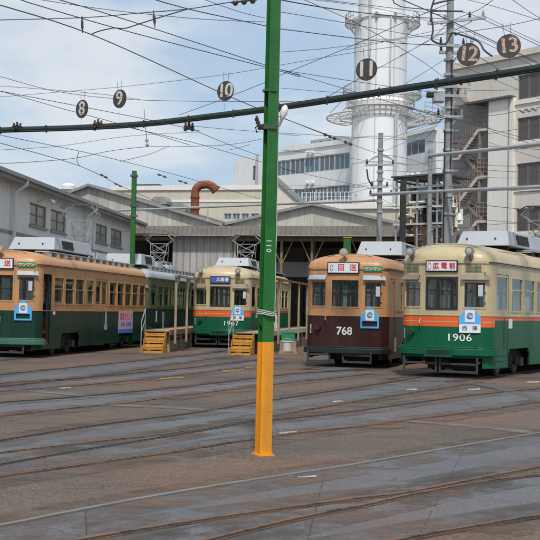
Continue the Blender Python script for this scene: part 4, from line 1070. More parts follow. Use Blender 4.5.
# wing right of the chimney
fw_ = Face(402, 106, 442, 100)
b = empty('office_wing', fw_.o, fw_.rz, 'pale office wing with one wide window, right of the chimney', 'office')
zt = fw_.uz(420,133)[1]; x1 = fw_.uz(436,150)[0]; h = hole(fw_, 404, 141, 425, 155)
q = MB(); wall_with_holes(q, 0, x1, 0, zt, [h], 'office', .3); q.add([(0,0,zt),(x1,0,zt),(x1,12,zt),(0,12,zt)], [(0,1,2,3)], 'office'); q.add([(x1,0,0),(x1,12,0),(x1,12,zt),(x1,0,zt)], [(0,1,2,3)], 'office'); q.build('wall', b)
win_part(b, *h, nx=3, fmat='farframe', gmat='farglass', fw=.08)
q = MB(); q.box(-.1, x1+.2, -.3, 0, zt-.1, zt+.2, 'pier'); q.build('cornice', b)
for (px, py) in ((409,177),(413,177),(419,176)):
    u, z = fw_.uz(px, py-2); q = MB(); q.tube([(u,-.02,z),(u,-.35,z)], .18, 'white', 10); q.build('wall_vent', b)

# ------------------------------------------------------------------ chimney
YC = 150; YR = 98; KK = YR/YC; s_ = 1150/YC
ctr = P(378.5, 205, YC); 
def zc(py, px=378): return P(px, py, YC).z
cr_ = P(378.5, 205, YR)
b = empty('chimney', (cr_.x, cr_.y, CH*(1-KK)-.0), 0, 'huge white cylindrical chimney with ring platforms', 'chimney')
b.scale = (KK, KK, KK)
r1, r2, r3 = 27.5/s_, 26.3/s_, 23/s_
rt = 26/s_
q = MB(); q.tube([(0,0,-2),(0,0,zc(205)),(0,0,zc(120)),(0,0,zc(114))], [r1*1.01,r1,r1,r1*.98], 'chim', 64); q.tube([(0,0,zc(114)),(0,0,zc(22))], rt, 'chim', 64); q.tube([(0,0,zc(22)),(0,0,zc(-60))], r3*1.02, 'chim', 64)
q.build('stack_shell', b, smooth=True)
q = MB()
for py, rr in ((20.5, rt*1.06),): q.tube([(0,0,zc(py)-.2),(0,0,zc(py)+.2)], rr, 'chim', 64)
q.build('flange_ring', b, smooth=True)
q = MB(); q.tube([(0,0,zc(118)),(0,0,zc(109)),(0,0,zc(104)),(0,0,zc(101))], [r1*1.02, r1*1.04, r1*1.06, rt], 'chim', 64); q.build('collar', b, smooth=True)
q = MB()
for k in range(9):
    a = 2*PI*k/9+.25; x, y = math.cos(a), math.sin(a)
    q.tube([(x*(rt+.04),y*(rt+.04),zc(100)),(x*(rt+.04),y*(rt+.04),zc(22))], .07, 'chimseam', 5)
    q.box(x*rt*1.06-.18, x*rt*1.06+.18, y*rt*1.06-.18, y*rt*1.06+.18, zc(20.5)-.5, zc(20.5)+.25, 'chimdark')
    q.tube([(x*(r1+.03),y*(r1+.03),0),(x*(r1+.03),y*(r1+.03),zc(117))], .07, 'chimseam', 5)
q.build('seam_ribs', b)
def ringplat(rad_in, rad_out, z, a0, a1, n=16, rail=1.1, name='platform', trail=True):
    q = MB()
    A = [a0+(a1-a0)*k/n for k in range(n+1)]
    for r_, t_ in ((rad_out,.10),((rad_in+rad_out)/2,.06)):
        q.tube([(math.cos(a)*r_, math.sin(a)*r_, z) for a in A], t_, 'chimrail', 5)
    if trail:
        for hh in (.55, 1.1): q.tube([(math.cos(a)*rad_out, math.sin(a)*rad_out, z+hh) for a in A], .05, 'chimrail', 5)
    for k, a in enumerate(A):
        c_, s__ = math.cos(a), math.sin(a)
        if k % 2 == 0:
            q.tube([(c_*rad_in, s__*rad_in, z), (c_*rad_out, s__*rad_out, z)], .06, 'chimrail', 5)
            if trail: q.tube([(c_*rad_out, s__*rad_out, z), (c_*rad_out, s__*rad_out, z+1.1)], .05, 'chimrail', 5)
            if trail: q.tube([(c_*rad_in, s__*rad_in, z-1.3), (c_*rad_out*.96, s__*rad_out*.96, z)], .05, 'chimrail', 5)
    return q.build(name, b)
ringplat(rt, rt+1.35, zc(25), R(150), R(215)); ringplat(rt, rt+1.6, zc(25), R(-40), R(30))
ringplat(r1, r1+3.4, zc(119), R(125), R(235), name='wide_platform', trail=False); ringplat(r1, r1+4.6, zc(118), R(-52), R(30), name='wide_platform')
ringplat(rt, rt+1.9, zc(97), R(-45), R(25)); ringplat(rt, rt+1.5, zc(97), R(150), R(215)); ringplat(r1, r1+.9, zc(110), R(-170), R(-10), n=30)
q = MB()
for (xa, ya, xb, yb) in ((350,103,334,121),(350,92,330,113)):
    cc_ = Vector((ctr.x, ctr.y, 0)); a = P(xa, ya, YC-2)-cc_; c = P(xb, yb, YC-2)-cc_; q.tube([a, c], .1, 'chimrail', 6)
q.build('stay', b)
q = MB()
for a_ in (R(-62), R(-66)): q.tube([(math.cos(a_)*(r1+.5), math.sin(a_)*(r1+.5), 0), (math.cos(a_)*(r1+.5), math.sin(a_)*(r1+.5), zc(118))], .09, 'chimpipe', 6)
for k in range(60): z_ = zc(205)+(zc(118)-zc(205))*k/60; q.tube([(math.cos(R(-62))*(r1+.5), math.sin(R(-62))*(r1+.5), z_), (math.cos(R(-66))*(r1+.5), math.sin(R(-66))*(r1+.5), z_)], .05, 'chimpipe', 4)
q.build('ladder', b)
q = MB(); a_ = R(-118); q.tube([(math.cos(a_)*(rt+.4), math.sin(a_)*(rt+.4), zc(101)), (math.cos(a_)*(rt+.4), math.sin(a_)*(rt+.4), zc(-40))], .16, 'chimpipe', 8); q.build('riser_pipe', b)
q = MB(); a_ = R(-76); q.tube([(math.cos(a_)*(rt+.3), math.sin(a_)*(rt+.3), zc(101)), (math.cos(a_)*(rt+.3), math.sin(a_)*(rt+.3), zc(22))], .10, 'chimpipe', 8); q.build('riser_pipe', b)
for py in (45, 72, 140, 165, 188): q = MB(); rr_ = rt if py < 110 else r1; q.tube([(0,0,zc(py)-.06),(0,0,zc(py)+.06)], rr_+.03, 'chimseam', 64); q.build('weld_band', b)
# big round duct outline on the lower stack
q = MB(); ang = [(PI*k/24) for k in range(25)]
q.tube([(math.cos(a)*3.1, -r1*1.0-.1+abs(math.cos(a))**2*1.9, zc(196)+math.sin(a)*5.0) for a in ang], .14, 'chim', 6); q.build('access_hatch_rim', b)

# ------------------------------------------------------------------ right building with fire escape
fr_ = Face(456, 70, 540, 65)
b = empty('factory_office', fr_.o, fr_.rz, 'tall beige building with dark window bands and an outside stair, upper right', 'building')
def U(px, py): return fr_.uz(px, py)[0]
def Z(px, py): return fr_.uz(px, py)[1]
zt = Z(500, 61); uL = U(452, 150); uR = U(540, 150)+14
# recessed bay behind the stair, wall front right of it
cols = [(517.5, 528.5), (530, 541), (542.5, 553.5), (555, 566)]
rows = [(73, 98), (116, 140), (162, 186), (207.5, 231), (254, 276)]
hs = []
for (ya, yb) in rows:
    z1_ = Z(530, ya+.5); z0_ = Z(530, yb)
    hs.append((U(517, 150), U(574, 150), z0_, z1_))
up0 = U(490.5, 150); up1 = U(515, 150)
q = MB(); wall_with_holes(q, up1-.1, uR, 0, zt, hs, 'bldg', .35)
rL = fr_.uz(451,150,1.5)[0]; rR = fr_.uz(500,150,1.5)[0]+.6; zu = Z(478,102)
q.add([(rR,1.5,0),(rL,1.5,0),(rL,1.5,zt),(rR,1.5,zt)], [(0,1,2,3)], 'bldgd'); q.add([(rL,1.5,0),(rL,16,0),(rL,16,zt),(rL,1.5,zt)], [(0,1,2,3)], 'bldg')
q.box(uL, up1-.1, 0, .3, zu, zt-.01, 'bldg')
q.build('wall', b)
q = MB(); q.box(up0, up1, -.22, 1.2, 0, Z(500,100), 'pier'); q.box(up0+(up1-up0)*.82, up0+(up1-up0)*.86, -.245, -.222, 0, Z(500,101), 'bldgd'); q.build('pier', b)
q = MB(); q.box(uL-.3, uR, -.2, 16, zt, zt+.35, 'bldg'); q.build('roof', b)
q = MB(); q.hexa([(U(455,90),-.5,Z(455,84)),(U(470,90),-.5,Z(470,104)),(U(470,90),1.4,Z(470,104)),(U(455,90),1.4,Z(455,84)),(U(455,90),-.5,Z(455,82)),(U(470,90),-.5,Z(470,102)),(U(470,90),1.4,Z(470,102)),(U(455,90),1.4,Z(455,82))], 'stair')
q.box(U(470,90), up1, -.5, -.01, Z(480,104), Z(480,102), 'darkframe'); q.build('stair_canopy', b)
for h in hs:
    n = 5
    for k in range(n):
        a = h[0]+(h[1]-h[0])*k/n; c = h[0]+(h[1]-h[0])*(k+1)/n
        win_part(b, a+.02, c-.02, h[2], h[3], nx=1, nz=1, fmat='winbrown', gmat='brownglass', fw=.07, y=.10)
q = MB()
for (ya, yb) in rows: z_ = Z(530, yb); q.box(up1+.0, uR, -.08, -.002, z_-.28, z_-.06, 'pier')
q.build('string_course', b)
# fire escape
e = MB(); st_ = []
lands = [(128, 1), (175.5, 1), (220, 1), (263, 1)]
xa = fr_.uz(461,200,.3)[0]; xb = fr_.uz(480,200,.3)[0]; xc = fr_.uz(493,200,.3)[0]
for k, (py, _) in enumerate(lands):
    zl = Z(485, py); zn = Z(485, lands[k+1][0]) if k+1 < len(lands) else 0
    lan = MB(); lan.box(xb, xc, 0, 1.4, zl-.16, zl, 'stairpale')
    for x in [xb+i*(xc-xb)/4 for i in range(5)]: lan.box(x-.02, x+.02, 0, .04, zl, zl+1.05, 'stair')
    for h_ in (.25,.5,.75,1.05): lan.box(xb, xc, 0, .03, zl+h_-.02, zl+h_+.02, 'stair')
    l_ = lan.build('landing', b)
    # flight going down to the left (outer)
    zm = (zl+zn)/2-.15
    fl_ = MB(); n = 10
    for y in (0, .58): fl_.bar((xb, y, zl-.08), (xa, y, zm), .05, .26, 'stairpale', up=(0,1,0)) if False else fl_.hexa([(xa,y,zm-.16),(xb,y,zl-.24),(xb,y+.05,zl-.24),(xa,y+.05,zm-.16),(xa,y,zm+.12),(xb,y,zl+.04),(xb,y+.05,zl+.04),(xa,y+.05,zm+.12)], 'stairpale')
    for i in range(n):
        t = (i+.5)/n; x = xb+(xa-xb)*t; z = zl+(zm-zl)*t; fl_.box(x-.13, x+.13, 0.05, .6, z-.03, z+.01, 'stair')
    for h_ in (.35,.7,1.05): fl_.bar((xb,0,zl+h_), (xa,0,zm+h_), .03, .04, 'stair', up=(0,1,0))
    for i in range(9):
        t = i/8; x = xb+(xa-xb)*t; z = zl+(zm-zl)*t; fl_.box(x-.015, x+.015, -.01, .02, z, z+1.05, 'stair')
    fl_.build('stair_flight', b)
    # small half landing and the inner flight going down to the right
    lan = MB(); lan.box(xa-.9, xa, 0, 1.4, zm-.12, zm, 'stairpale')
    for h_ in (.35,.7,1.05): lan.box(xa-.9, xa, 0, .03, zm+h_-.02, zm+h_+.02, 'stair'); lan.box(xa-.92, xa-.88, 0, 1.4, zm+h_-.02, zm+h_+.02, 'stair')
    lan.build('half_landing', b)
    fl_ = MB()
    for y in (.75, 1.35): fl_.hexa([(xa,y,zm-.2),(xb,y,zn-.2),(xb,y+.05,zn-.2),(xa,y+.05,zm-.2),(xa,y,zm+.05),(xb,y,zn+.05),(xb,y+.05,zn+.05),(xa,y+.05,zm+.05)], 'stairpale')
    for i in range(n):
        t = (i+.5)/n; x = xa+(xb-xa)*t; z = zm+(zn-zm)*t; fl_.box(x-.13, x+.13, .8, 1.35, z-.03, z+.01, 'stair')
    for h_ in (.5,1.0): fl_.bar((xa,.74,zm+h_), (xb,.74,zn+h_), .03, .04, 'stair', up=(0,1,0))
    fl_.build('stair_flight', b)
q = MB()
for x in (xa-.85, xb+.1, xc-.1): q.box(x-.07, x+.07, 0.05, .17, 0, Z(485,118) if x < xc-.2 else Z(485,110), 'stair')
q.build('stair_post', b)
# ------------------------------------------------------------------ steel frame with pipework (centre right, behind the maroon tram)
ft = Face(394, 62, 444, 60)
b = empty('pipe_rack', ft.o, ft.rz, 'open steel frame crowded with pipes and grey equipment, left of the concrete pole', 'pipe rack')
rr = random.Random(5)
def fu(px): return ft.uz(px, 200)[0]
def fz(py): return ft.uz(418, py)[1]
q = MB()
for px in (396, 417, 437, 443): q.box(fu(px)-.04, fu(px)+.04, 0, .08, 0, fz(178), 'frameblue')
for py, m_ in ((178,'greysteel'),(187,'frameblue'),(207,'pier'),(224,'stairpale')):
    q.box(fu(394), fu(444), -.08, -.01, fz(py)-.05, fz(py)+.05, m_)
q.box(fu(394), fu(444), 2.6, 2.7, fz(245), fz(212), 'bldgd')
for px in (396, 417, 436): q.box(fu(px)-.04, fu(px)+.04, .12, 2.4, fz(179)-.1, fz(179), 'greysteel')
q.build('frame', b)
q = MB(); q.box(fu(394)-.1, fu(444)+.1, -.2, 2.7, fz(178)+.08, fz(178)+.16, 'greysteel'); q.build('deck', b)
for k in range(6):
    x = fu(399+k*7.5); q = MB(); m_ = ['galv','greysteel','frameblue'][k % 3]; w_ = rr.uniform(.14,.22); z = fz(197)
    q.tube([(x,1.0,z),(x,1.0,z+.55),(x,1.0,z+.7)], [w_,w_,w_*.5], m_, 12); q.tube([(x,1.0,z+.7),(x,1.0,z+.95)], .04, 'porcelain', 8); q.build('transformer', b)
for k in range(85):
    q = MB(); x0 = fu(rr.uniform(396,440)); z0 = fz(rr.uniform(188,245)); m_ = rr.choice(['rustpale','rustpale','rustpale','galv','greysteel','pier','pier','stair','stairpale']); r_ = rr.uniform(.03,.10)
    y = rr.uniform(.2,2.2); pts = [(x0,y,z0)]; cur = Vector((x0,y,z0))
    for j in range(rr.randint(2,4)):
        d = rr.choice([(1,0,0),(-1,0,0),(0,0,1),(0,0,-1),(0,.5,0),(.7,0,.5)]); cur = cur+Vector(d)*rr.uniform(.35,1.1); cur.x = min(max(cur.x, fu(395)), fu(443)); cur.z = min(max(cur.z, .2), fz(183)); 
        if (cur-Vector(pts[-1])).length > .1: pts.append(tuple(cur))
    if len(pts) > 1: q.tube(pts, r_, m_, 6); q.build('pipe', b)
for k in range(20):
    q = MB(); x = fu(rr.uniform(398,438)); z = fz(rr.choice([200,208,215,224,234,245])); s__ = rr.uniform(.15,.35); q.box(x-s__, x+s__, .6, 1.2, z, z+rr.uniform(.3,.8), rr.choice(['galv','greysteel','pier','rustpale','under'])); q.build('equipment_box', b, bevel=.02)
c = P(402.5, 240, 58); t = empty('steel_column', (c.x, c.y, 0), 0, 'dark brown steel column standing before the pipe frame', 'column')
q = MB(); q.box(-.14,.14,-.14,-.11,0,P(402,180,58).z,'under'); q.box(-.14,.14,.11,.14,0,P(402,180,58).z,'under'); q.box(-.015,.015,-.11,.11,0,P(402,180,58).z,'under'); q.build('column_shaft', t)

# ------------------------------------------------------------------ poles
def insul(q, p, r=.055, h=.16, up=1, mat='porcelain'):
    p = Vector(p)
    q.tube([p, p+Vector((0,0,h*.3*up)), p+Vector((0,0,h*.35*up)), p+Vector((0,0,h*.6*up)), p+Vector((0,0,h*.65*up)), p+Vector((0,0,h*up))], [r*.6,r,r*.5,r*.9,r*.45,r*.5], mat, 10)
c = P(447, 235, 36); top = P(451, -25, 36); H = top.z
pa = empty('utility_pole', (c.x, c.y, 0), 0, 'thick concrete utility pole carrying crossarms beside sign 12', 'pole')
q = MB(); q.tube([(0,0,0),(0,0,H)], .17, 'concrete', 20, r2=.105); q.build('shaft', pa, smooth=True)
def zA(py): return P(448, py, 36).z
def xA(px, py=50): return P(px, py, 36).x-c.x
for py, x0, x1, yy, tilt in ((22,427,485,-.16,.25),(47,438,472,-.16,.0),(52,440,470,.16,0),(88,435,470,-.16,.0),(97,434,466,-.16,0),(118,436,462,-.16,0)):
    q = MB(); z = zA(py); a = (xA(x0,py), yy, z-tilt*.5+.02); e_ = (xA(x1,py), yy, z+tilt*.5); q.bar(a, e_, .09, .09, 'galv', up=(0,0,1)); arm = q.build('crossarm', pa)
    q = MB(); q.bar((0,yy*.5,z-.35), (e_[0]*.6,yy,z), .04, .04, 'galv'); q.build('brace', arm)
    for k in range(4):
        t_ = [.06,.3,.72,.95][k]; p_ = Vector(a).lerp(Vector(e_), t_); q = MB(); insul(q, p_+Vector((0,0,.045)), mat='porcelain' if k % 2 else 'dporcelain', h=.2); q.build('insulator', arm)
for py in (60, 75, 108, 131, 150, 171, 196, 214):
    q = MB(); q.tube([(0,0,zA(py)-.04),(0,0,zA(py)+.04)], .178, 'galv', 16); q.bar((.16,-.05,zA(py)),(.3,-.1,zA(py)),.03,.03,'galv'); q.build('pole_band', pa)
q = MB(); z = zA(98); q.box(-.55,-.2,-.5,-.1,z-.2,z+.15,'galv'); q.box(-.75,-.55,-.42,-.2,z-.05,z+.1,'under'); q.build('switch_box', pa, bevel=.02)
q = MB(); q.tube([(-.14,-.14,zA(131)),(-.14,-.14,.3)], .025, 'under', 6); q.tube([(.05,-.17,zA(60)),(.06,-.17,zA(170))], .02, 'under', 6); q.build('cable_conduit', pa)
# white lamp pendant near pole
c2 = P(379, 240, 42); topB = P(381, 134, 42)
pb = empty('steel_pole', (c2.x, c2.y, 0), 0, 'grey steel pole rising behind the maroon tram, in front of the chimney', 'pole')
q = MB(); q.tube([(0,0,0),(0,0,topB.z)], .115, 'concrete', 16, r2=.085); q.tube([(0,0,topB.z),(0,0,topB.z+.03)], .10, 'galv', 12); q.build('shaft', pb, smooth=True)
def zB(py): return P(380, py, 42).z
for py, l_, r_ in ((166,-.55,.5),(188,-.35,.3),(196,-.4,.45)):
    q = MB(); z = zB(py); q.bar((l_,-.12,z),(r_,-.12,z+.05),.07,.07,'galv'); arm = q.build('crossarm', pb)
    for x in (l_+.05, r_-.05): q = MB(); insul(q, (x,-.12,z+.04), h=.18, mat='dporcelain'); q.build('insulator', arm)
for py in (150,172,180,202,212):
    q = MB(); q.tube([(0,0,zB(py)-.035),(0,0,zB(py)+.035)], .125, 'galv', 14); q.build('pole_band', pb)
q = MB(); z = zB(170); q.tube([(-.5,-.12,z),(-.45,-.14,z-.35),(-.30,-.14,z-.6)], .03, 'under', 6); q.build('hanging_cable', pb)
c3 = P(429, 240, 60); pc = empty('slim_pole', (c3.x, c3.y, 0), 0, 'slim concrete pole just left of the thick utility pole', 'pole')
q = MB(); q.tube([(0,0,0),(0,0,P(429,150,60).z)], .16, 'concrete', 14, r2=.11); q.build('shaft', pc, smooth=True)
q = MB(); z = P(429,156,60).z; q.bar((-.2,-.15,z),(.9,-.15,z+.1),.08,.08,'galv'); q.build('crossarm', pc)
# far green post
c4 = P(132.5, 250, 48); tp = P(135.5, 171, 48)
pg = empty('green_post', (c4.x, c4.y, 0), 0, 'slim green steel post behind the far left trams', 'post')
q = MB(); h_ = tp.z; a_ = .095
q.box(-a_,a_,-.1,-.085,0,h_,'pgreen'); q.box(-a_,a_,.085,.1,0,h_,'pgreen'); q.box(-.012,.012,-.084,.084,0,h_,'pgreen'); q.build('shaft', pg)
q = MB()
for py in (176,206,216): z = P(134,py,48).z; q.box(-.15,.15,-.14,.14,z-.04,z+.04,'greysteel')
q.build('clamp', pg)
c5 = P(347, 252, 63); p5 = empty('green_post', (c5.x, c5.y, 0), 0, 'short green post showing just above the maroon tram roof', 'post')
q = MB(); h_ = P(347,238,63).z; q.box(-.2,.2,-.1,-.085,0,h_,'pgreen'); q.box(-.2,.2,.085,.1,0,h_,'pgreen'); q.box(-.012,.012,-.084,.084,0,h_,'pgreen'); q.build('shaft', p5); q = MB(); q.box(-.24,.24,-.14,.14,h_,h_+.03,'pyellow'); q.build('cap', p5)
# pipes that span between the poles
def pipe(name, pts, r, mat, label, cat, fit=()):
    W_ = [P(*p) for p in pts]; o = W_[0]; t = empty(name, o, 0, label, cat)
    q = MB(); q.tube([w-o for w in W_], r, mat, 12); q.build('pipe_run', t, smooth=True)
    return t, o
pipe('span_pipe', [(430.5,155.5,35.6),(500,148.5,31),(575,140,27)], .055, 'galv', 'upper grey span pipe running right from the concrete pole', 'pipe')
pipe('span_pipe', [(371,194.5,42),(447,191,35.7),(500,188.7,32),(575,185.5,27.5)], .055, 'galv', 'lower grey span pipe joining the steel pole and the concrete pole', 'pipe')
t, o = pipe('span_pipe', [(118,210.5,49),(200,207.3,47),(281,204,44.5),(377,200.5,41.8)], .045, 'galv', 'long thin grey span pipe from the far green post to the steel pole', 'pipe')
q = MB(); a = P(208,206.5,46.6)-o; q.tube([a+Vector((0,0,.1)), a-Vector((0,0,.5))], .02, 'galv', 6); q.tube([a-Vector((0,0,.5)), a-Vector((0,0,.62))], .06, 'porcelain', 8); q.build('hanger', t)

# ------------------------------------------------------------------ foreground green / yellow pole
base = G(263, 455); topp = P(275.6, -70, base.y); ax = (topp-base).normalized()
Ltot = (topp-base).length
pf = empty('steel_pole', base, 0, 'tall green steel pole with yellow painted foot in the centre foreground', 'pole')
ph = R(24); cx, sy = Vector((math.cos(ph), math.sin(ph), 0)), Vector((-math.sin(ph), math.cos(ph), 0))
def Hs(q, t0, t1, mat, g=0.0):
    b_ = .070+g; d_ = .068+g; tf = .012
    A = lambda x, y, t: (cx*x+sy*y)*(1-.17*t/Ltot)+ax*t
    for (x0,x1,y0,y1) in ((-b_,b_,-d_,-d_+tf),(-b_,b_,d_-tf,d_),(-.006,.006,-d_+tf,d_-tf)):
        q.hexa([A(x0,y0,t0),A(x1,y0,t0),A(x1,y1,t0),A(x0,y1,t0),A(x0,y0,t1),A(x1,y0,t1),A(x1,y1,t1),A(x0,y1,t1)], mat)
ty = (P(266, 342, base.y)-base).dot(ax)
q = MB(); Hs(q, ty, Ltot, 'pgreen'); q.build('shaft', pf)
q = MB(); Hs(q, .0, ty, 'pyellow', .0012); q.build('yellow_foot', pf)
q = MB()
for s1_, s2_ in ((-1,-1),(1,-1),(1,1),(-1,1)):
    p_ = cx*.06*s1_+sy*.09*s2_; q.tube([p_, p_+ax*.04], .012, 'pyellow', 6)
q.hexa([cx*x+sy*y+Vector((0,0,z)) for z in (0,.012) for x, y in ((-.095,-.11),(.095,-.11),(.095,.11),(-.095,.11))], 'pyellow'); q.build('base_plate', pf)
def at_pole(py): return P(263+ (455-py)*.0208, py, base.y)-base
for py, rr_, mt in ((126,.096,'pgreen'),(128.5,.095,'greysteel'),(91,.090,'pgreen')):
    q = MB(); p_ = at_pole(py); q.tube([p_-ax*.014, p_+ax*.014], rr_, mt, 8); q.build('clamp_band', pf)
q = MB(); p_ = at_pole(125)
for k in range(4): insul(q, p_+Vector((-.112-.012*k, -.03+.02*k, -.06+.035*k)), r=.028, h=.06, mat='dporcelain')
q.tube([p_+Vector((-.09,0,0)), p_+Vector((-.16,0,-.03)), p_+Vector((-.14,0,-.09))], .008, 'under', 6); q.build('insulator_cluster', pf)
q = MB(); q.tube([p_+Vector((.10,-.02,-.02)), p_+Vector((.13,-.03,.06)), p_+Vector((.14,-.03,.10))], [.012,.018,.03], 'galv', 8); q.tube([p_+Vector((.135,-.03,.07)), p_+Vector((.15,-.03,.13)), p_+Vector((.165,-.03,.19)), p_+Vector((.17,-.03,.22))], [.02,.042,.038,.012], 'white', 12); q.build('lamp', pf, smooth=True)
q = MB(); pts = []
for py in range(118, 322, 12): pts.append(at_pole(py)+Vector((.094+.004*math.sin(py*.3), -.02, 0)))
q.tube(pts, .008, 'rope', 6); q.build('conduit', pf)
q = MB(); p_ = at_pole(313)
for dz, ph_ in ((0,0),(.02,.4),(-.018,.9)):
    pts = []
    for k in range(17): a = 2*PI*k/16+ph_; pts.append(p_+Vector((math.cos(a)*.104, math.sin(a)*.104, dz+.012*math.sin(2*a))))
    q.tube(pts, .007, 'rope', 5)
q.tube([p_+Vector((.104,-.03,0)), p_+Vector((.115,-.05,-.06)), p_+Vector((.105,-.05,-.15))], .010, 'rope', 5); q.tube([p_+Vector((.105,-.05,-.10)), p_+Vector((.11,-.05,-.17))], .022, 'rope', 6); q.build('rope_tie', pf)
pn = at_pole(246)+(-sy)*.0640+cx*(-.012)
Tm = face_mat(pn, -sy)
text('pole_number', '110', .085, 'letter', pf, Tm @ Matrix.Rotation(-PI/2, 4, 'Z'), bold=.002, depth=.001, space=1.25)

# ------------------------------------------------------------------ span beam with track numbers
beam_px = [(-60,134.5,37.5),(0,130.5,35.9),(70,128.3,34.9),(140,124.6,34),(200,118,32.7),(265,109.8,31.1),(330,100.2,29.5),(400,89.4,27.9),(470,79,26.5),(540,68.2,25.2),(610,56,24)]
W_ = [P(*p) for p in beam_px]; o = W_[5].copy(); t = empty('span_beam', o, 0, 'long dark green span beam crossing the whole yard overhead', 'beam')
q = MB(); pts = lerp_poly([w-o for w in W_], 40)
q.tube([p+Vector((0,0,.0)) for p in pts], .075, 'beamg', 10); q.tube([p+Vector((0,.05,.085)) for p in pts], .022, 'beamg', 6); q.tube([p+Vector((0,-.05,-.06)) for p in pts], .03, 'beamg', 6); q.build('beam_run', t, smooth=True)
for i in range(2, 40, 3):
    q = MB(); p_ = pts[i]; q.box(p_.x-.015, p_.x+.015, p_.y-.10, p_.y+.10, p_.z-.10, p_.z+.115, 'beamg'); q.build('clip', t)
for px, py, Y in ((17,127,35.5),(98,124.5,34.5),(189,127,33)):
    p_ = P(px, py, Y)-o; q = MB()
    for k in range(3): insul(q, p_+Vector((-.10+.1*k, 0, -.12+.04*(k % 2))), r=.07, h=.24, mat='dporcelain')
    q.build('insulator', t)
signs = [('8',82,109,34.7,.27,'small oval-looking track sign reading 8, leftmost of the hanging signs'),('9',119.7,98.8,34.2,.27,'round track sign reading 9, hanging second from the left'),('10',225.5,91,32.0,.27,'round track sign reading 10, hanging just left of the green pole'),
    ('11',366.5,69.5,28.6,.27,'round dark track sign reading 11, hanging before the white chimney'),('12',468.5,54.5,26.6,.26,'rusty round track sign reading 12, hanging beside the concrete pole'),('13',508.7,46,25.8,.26,'rusty round track sign reading 13, rightmost of the hanging signs')]
for k, (n, px, py, Y, r_, lab) in enumerate(signs):
    p_ = P(px, py, Y); ang = [ -40,-38,-32,-24,-16,-14][k]
    t = empty('track_sign', p_, R(ang), lab, 'sign', 'round track number signs'); t.rotation_euler.y = R([3,-4,2,0,5,-6][k])
    q = MB(); q.tube([(0,-.012,0),(0,.012,0)], r_, 'signdark', 28); q.build('disc', t, smooth=True)
    q = MB(); q.tube([(math.cos(2*PI*i/28)*r_, 0, math.sin(2*PI*i/28)*r_) for i in range(29)], .012, 'under', 5, caps=False); q.build('rim', t)
    text('numeral', n, (.58,.58,.54,.54,.48,.48)[k], 'signletter' if k < 4 else 'signletterold', t, face_mat(Vector((0,-.013,0)), (0,-1,0)), bold=.014, depth=.002, space=.92)
    q = MB(); 
    for sx in (-.07, .07): q = MB(); q.tube([(sx,0,r_*.97),(sx*1.3,0,r_+.27)], .006, 'wire', 5); q.build('hanger_wire', t)
    q = MB(); q.tube([(0,0,-r_),(-.02,0,-r_-.42)], .004, 'wire', 4); q.build('tie_wire', t)

# ------------------------------------------------------------------ boarding platforms and steps
def platform(loc, hd, n, label):
    t = empty('boarding_platform', (*loc, 0), -R(hd), label, 'platform', 'timber boarding platforms between the tracks')
    L_ = n*2.7+.6
    q = MB()
    for k in range(int(L_/.2)): q.box(-.42, .42, k*.2, k*.2+.185, .735, .775, 'timber')
    q.build('deck', t)
    for sx in (-1, 1):
        q = MB(); q.box(sx*.43, sx*.49, 0, L_, .62, .80, 'rustsoft' if sx < 0 or loc[0] < -3 else 'galv'); q.build('edge_beam', t)
    for k in range(n+1):
        for sx in (-.36, .36):
            q = MB(); q.box(sx-.05, sx+.05, .3+k*2.7, .4+k*2.7, 0, .735, 'timber'); q.build('leg', t)
        q = MB(); q.box(.50, .58, .65+k*2.7, .73+k*2.7, .3, 2.72, 'timber'); q.build('post', t)
        if k < 2: q = MB(); q.bar((.54,.69+k*2.7,2.35),(.54,1.35+k*2.7,2.69),.06,.06,'timber',up=(1,0,0)); q.build('brace', t)
    q = MB(); q.box(.49, .59, .5, L_, 2.72, 2.80, 'rustsoft' if loc[0] > -3 else 'timber'); q.build('top_rail', t)
    q = MB()
    q.box(-.3, .3, .9, L_, .0, .38, 'oldconc'); q.build('plinth', t)
    return t
def steps(loc, hd, label):
    t = empty('boarding_steps', (*loc, 0), -R(hd), label, 'steps', 'yellow boarding steps')
    t.scale = (.92, .92, .95)
    q = MB()
    for k in range(3):
        q.box(-.36, .36, k*.26, k*.26+.27, .21+k*.24, .24+k*.24, 'yellow')
    q.build('tread', t)
    for sx in (-1, 1):
        q = MB(); x0 = sx*.365; x1 = sx*.40
        q.prism([(x0,-.05,0),(x0,.80,0),(x0,.80,.76),(x0,.50,.76),(x0,.50,.52),(x0,.24,.52),(x0,.24,.28),(x0,-.05,.28)], (x1-x0,0,0), 'yellow'); q.build('side_panel', t)
    q = MB()
    for k in range(3): q.box(-.355, .355, k*.26+.01, k*.26+.03, .0 if k == 0 else .245+(k-1)*.24, .08+k*.24, 'yellow'); q.box(-.355,.355,k*.26+.012,k*.26+.02,.13+k*.24,.205+k*.24,'yellow')
    q.build('riser', t)
    q = MB(); q.tube([(-.44,.0,.0),(-.44,.0,1.15),(-.44,.75,1.62),(-.44,.75,.78)], .018, 'galv', 6); q.tube([(-.44,.0,.75),(-.44,.75,1.22)], .014, 'galv', 6); q.build('handrail', t)
    return t
steps((-4.05,40.2), 4.5, 'yellow steps at the end of the left platform, beside the peach and green tram')
platform((-3.98,41.1), 4.5, 6, 'timber boarding platform with posts between the olive tram and the middle tram')
steps((-.98,39.8), 10, 'yellow steps in front of the middle tram, left of the green pole')
platform((-.72,40.7), 9.5, 6, 'timber boarding platform on the right of the middle tram')
